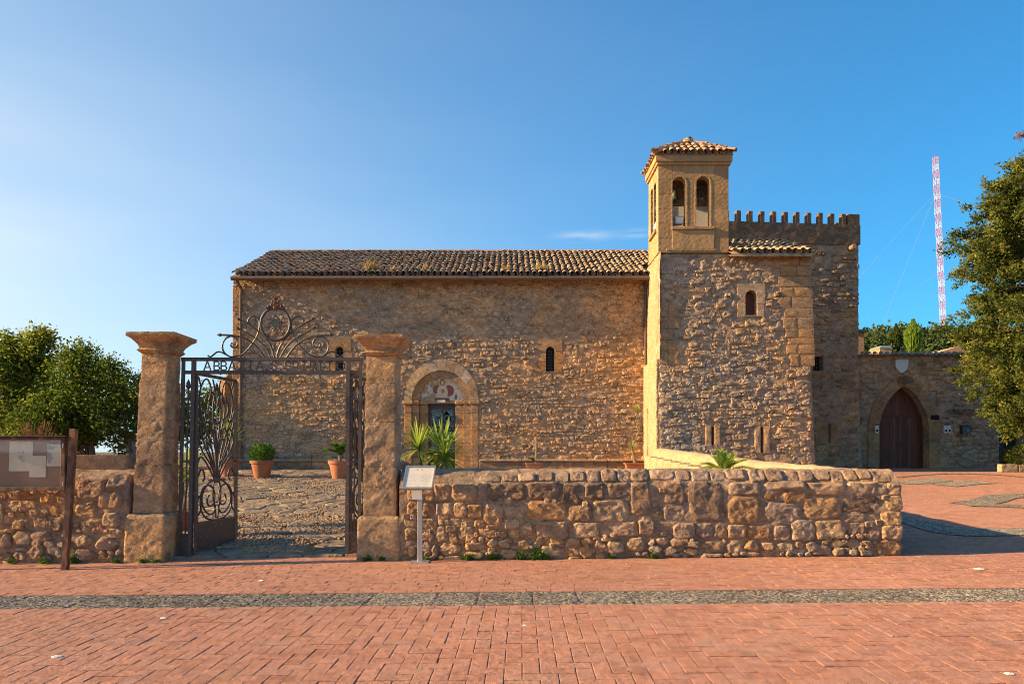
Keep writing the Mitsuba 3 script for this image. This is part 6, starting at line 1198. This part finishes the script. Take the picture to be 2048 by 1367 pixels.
c = np.array([at(2046, 270, 19.6) + [t * 0.5, 0, t * 0.18] for t in np.linspace(-0.25, 1, 7)]); m = clumps(c, 60, 0.055, 0.07, 0.016, DRY); label(put(f'{k}__dry_sprig', m[:2], DRY, uv=m[2]), 'dry rust-coloured sprig at the top')
put(f'{k}__sprig_twig', tube(spline([c[0], c[3], c[-1], tb + [0.0, 0, 9.8]], 12), 0.012, 5), BARK)
# shrub and kerb at the right edge
k = thing('clipped_shrub', 'low bronze-green shrub behind the pale kerb at the right edge', 'shrub'); Y = 22.6; c = at(2052, 915, Y)
P = c + rand_dir(5200) * (0.55 + 0.45 * rng.random((5200, 1)) ** 0.5) * [0.72, 0.6, 0.42]; P = P[P[:, 2] > float(g(c[0], Y)) + 0.05]; n = len(P)
m = leaves(P, P - c + rand_dir(n) * 0.4 + [0, 0, 0.2], rand_dir(n), rng.uniform(0.05, 0.10, n), 0.016, seeds=np.clip(0.35 + rng.normal(0, 0.3, n), 0, 1)); put(f'{k}__foliage', m[:2], CONI, uv=m[2])
put(f'{k}__stem', join([tube(spline([c + [0, 0, -0.5], c + rand_dir(1)[0] * 0.2 + [0, 0, -0.1], c + rand_dir(1)[0] * 0.4], 6), np.linspace(0.02, 0.006, 6), 5) for _ in range(14)])[:2], BARK)
for i, (a, b) in enumerate(((2003, 2036), (2038, 2090))):
    k = thing('kerb_stone', ('pale kerb stone at the foot of the dark side gate', 'pale kerb stone in front of the low shrub')[i], 'kerb', 'kerb stones at the right edge'); Y = 21.9; x0, x1 = at(a, 0, Y)[0], at(b, 0, Y)[0]
    put(f'{k}__block', bx(x0, x1, Y, Y + 0.22, float(g(x0, Y)) - 0.02, at(0, 928 + 2 * i, Y)[2], 0.02), LIME, seed=0.6)
# the hill's wood, a cypress, roofs
hc = []
for i in range(420):
    y = rng.uniform(62, 135); px = rng.uniform(1690, 2160); x = (px - CX) / F * y; hc.append((x, y, float(hill_z(x, y)), rng.uniform(1.6, 3.0)))
P, S = [], []
for x, y, z, r in hc: n = 150; d = rand_dir(n); P.append(np.array([x, y, z + r * 1.0]) + d * (0.6 + 0.4 * rng.random((n, 1))) * [r, r, r * 1.15]); S.append(np.clip(np.full(n, rng.random() * 0.55) + rng.normal(0, 0.12, n), 0, 1))
P, S = np.vstack(P), np.concatenate(S); n = len(P); m = leaves(P, rand_dir(n), rand_dir(n) + [-0.3, -0.2, 0.6], P[:, 1] * rng.uniform(0.0045, 0.0085, n), P[:, 1] * rng.uniform(0.0016, 0.003, n), seeds=S)
label(put('hillside_wood', m[:2], HILL, uv=m[2]), 'mixed green wood covering the hill behind the arched gate wall', 'wood', kind='stuff')
for px, py0, py1, Y, w, text in ((1826, 644, 712, 58, 0.62, 'bright green pointed cypress standing on the hillside'), (1792, 651, 712, 95, 0.8, 'small dark cypress tip left of the bright cypress')):
    k = thing('cypress_tree', text, 'tree', 'cypresses on the hill'); t, b = at(px, py0, Y), at(px, py1, Y); n = 3500; q = rng.random(n) ** 0.8; az = rng.uniform(0, 6.28, n); r = w * np.sin(np.pi * np.clip(0.06 + 0.94 * (1 - q), 0, 1)) ** 0.6 * (0.6 + 0.4 * rng.random(n)) * np.clip((1 - q) * 3, 0.05, 1)
    P = b + np.outer(q, t - b) + np.column_stack([r * np.cos(az), r * np.sin(az), q * 0]); m = leaves(P, np.column_stack([np.cos(az) * 0.3, np.sin(az) * 0.3, np.ones(n)]), rand_dir(n), rng.uniform(0.2, 0.4, n), 0.06, seeds=rng.uniform(0.0, 0.35, n)); put(f'{k}__crown', m[:2], YUCCA if Y < 60 else CONI, uv=m[2]); put(f'{k}__trunk', stem_tube([b + [0, 0, -2], (b + t) / 2, t - [0, 0, 0.3]], 0.12, 0.02), BARK)
k = thing('small_house', 'narrow brown building with a flat slab roof just right of the crenellated tower', 'house'); Y = 36.0; a, b = at(1700, 0, Y)[0], at(1728, 0, Y)[0]; z1 = at(0, 664, Y)[2]
put(f'{k}__wall', bx(a, b, Y, Y + 3, -0.5, z1), PLASTER, seed=0.3); put(f'{k}__roof', bx(a - 0.1, at(1734, 0, Y)[0], Y - 0.2, Y + 3.2, z1 + 0.001, z1 + 0.10), IRON)
k = thing('small_shed', 'small pale boxy structure on the hillside left of the bright cypress', 'shed'); Y = 50.0; a, b = at(1760, 0, Y)[0], at(1783, 0, Y)[0]; z0, z1 = at(0, 712, Y)[2], at(0, 696, Y)[2]
put(f'{k}__wall', bx(a, b, Y, Y + 1.5, z0 - 2, z1), PLASTER); v, f = extr(Polygon([(a - 0.05, z1 + 0.002), (b + 0.05, z1 + 0.002), (b - 0.1, z1 + 0.18), (a + 0.1, z1 + 0.18)]), 1.6); put(f'{k}__roof', (np.column_stack([v[:, 0], Y + 1.55 - v[:, 2], v[:, 1]]), f), STEEL)
k = thing('tiled_house', 'low house with a pinkish tiled roof beside the conifer on the hill', 'house'); Y = 48.0; a, b = at(1872, 0, Y)[0], at(1935, 0, Y)[0]; z0, z1 = at(0, 706, Y)[2], at(0, 693, Y)[2]
put(f'{k}__wall', bx(a + 0.2, b - 0.2, Y + 0.2, Y + 4, z0 - 3, z0), LIME); v, f = extr(Polygon([(a, z0 + 0.002), (b, z0 + 0.002), ((a + b) / 2 + 0.3, z1)]), 4.4); put(f'{k}__roof', (np.column_stack([v[:, 0], Y + 4.2 - v[:, 2], v[:, 1]]), f), TILE, seed=0.9, typ=0.8)
# the radio mast on the hill
k = thing('radio_mast', 'tall thin red and white lattice radio mast with guy wires on the distant hill', 'mast'); Y = 250.0; t, b = at(1870.5, 314, Y), at(1888.5, 690, Y); w = 0.68; N = 26
def mp(q, i): p = b + (t - b) * q; return p + np.array([(-w, w, w, -w)[i], (-w, -w, w, w)[i], 0])
for s in range(N):
    q0, q1 = s / N, (s + 1) / N; parts = [tube([mp(q0, i), mp(q1, i)], 0.055, 4) for i in range(4)]
    for i in range(4):
        j = (i + 1) % 4; parts += [tube([mp(q0, i), mp(q1, j)], 0.045, 3), tube([mp(q0, j), mp(q1, i)], 0.045, 3), tube([mp(q1, i), mp(q1, j)], 0.085, 3), tube([mp((q0 + q1) / 2, i), mp((q0 + q1) / 2, j)], 0.07, 3)]
    put(f'{k}__section', join(parts)[:2], MASTM, seed=1.0 if s % 2 or s == N - 1 else 0.0)
for (x0, y0), (x1, y1), dy in (((1872, 385), (1700, 575), 0), ((1872, 385), (1990, 470), -20), ((1881, 545), (1700, 655), 0), ((1881, 545), (2000, 600), -20), ((1869, 392), (1845, 690), 60)): p, q = at(x0, y0, Y), at(x1, y1, Y); q = p + (q - p) * 1.6 + [0, dy, 0]; put(f'{k}__guy_wire', tube([p, q], 0.028, 4), WIRE)
# litter on the paving
for px, py, s, text in ((1958, 1138, 0.055, 'crumpled white paper scrap on the red paving right of the wall'), (114, 1313, 0.038, 'white paper scrap on the red paving nearest the left edge'), (328, 1236, 0.035, 'tiny white scrap just in front of the dark stone band at left'), (523, 1161, 0.04, 'small pale scrap on the paving before the open gate'), (1050, 1250, 0.02, 'tiny pale scrap on the paving near the centre'), (2018, 1347, 0.03, 'small pale scrap at the right front of the paving')):
    c = on_ground(px, py); s_ = trimesh.creation.icosphere(subdivisions=2); v = np.array(s_.vertices); v = v * (0.6 + 0.8 * meshkit.noise(v * 2.7 + px, 2)[:, None]) * [s, s * 0.7, s * 0.22] + c + [0, 0, s * 0.10]
    label(put('paper_scrap', (v, np.array(s_.faces)), WHITE, False), text, 'litter')
FL_ = {1898: 'brown fallen leaf at the far right, in front of the dark stone band', 1650: 'brown fallen leaf behind the dark stone band, near the wall corner', 1235: 'brown fallen leaf behind the dark stone band, right of the centre', 980: 'brown fallen leaf at the bottom edge, left of the centre', 1260: 'brown fallen leaf at the bottom edge, right of the centre', 700: 'brown fallen leaf in front of the dark stone band, below the gate'}
for px, py in ((1898, 1260), (1650, 1148), (1235, 1148), (980, 1345), (1260, 1342), (700, 1278)):
    c = on_ground(px, py); m = leaves(np.array([c + [0, 0, 0.006]]), np.array([[rng.normal(), rng.normal(), 0.1]]), np.array([[0.2, 0.1, 1.0]]), 0.045, 0.012); label(put('fallen_leaf', m[:2], DRY), FL_[px], 'leaf', 'fallen leaves on the paving')
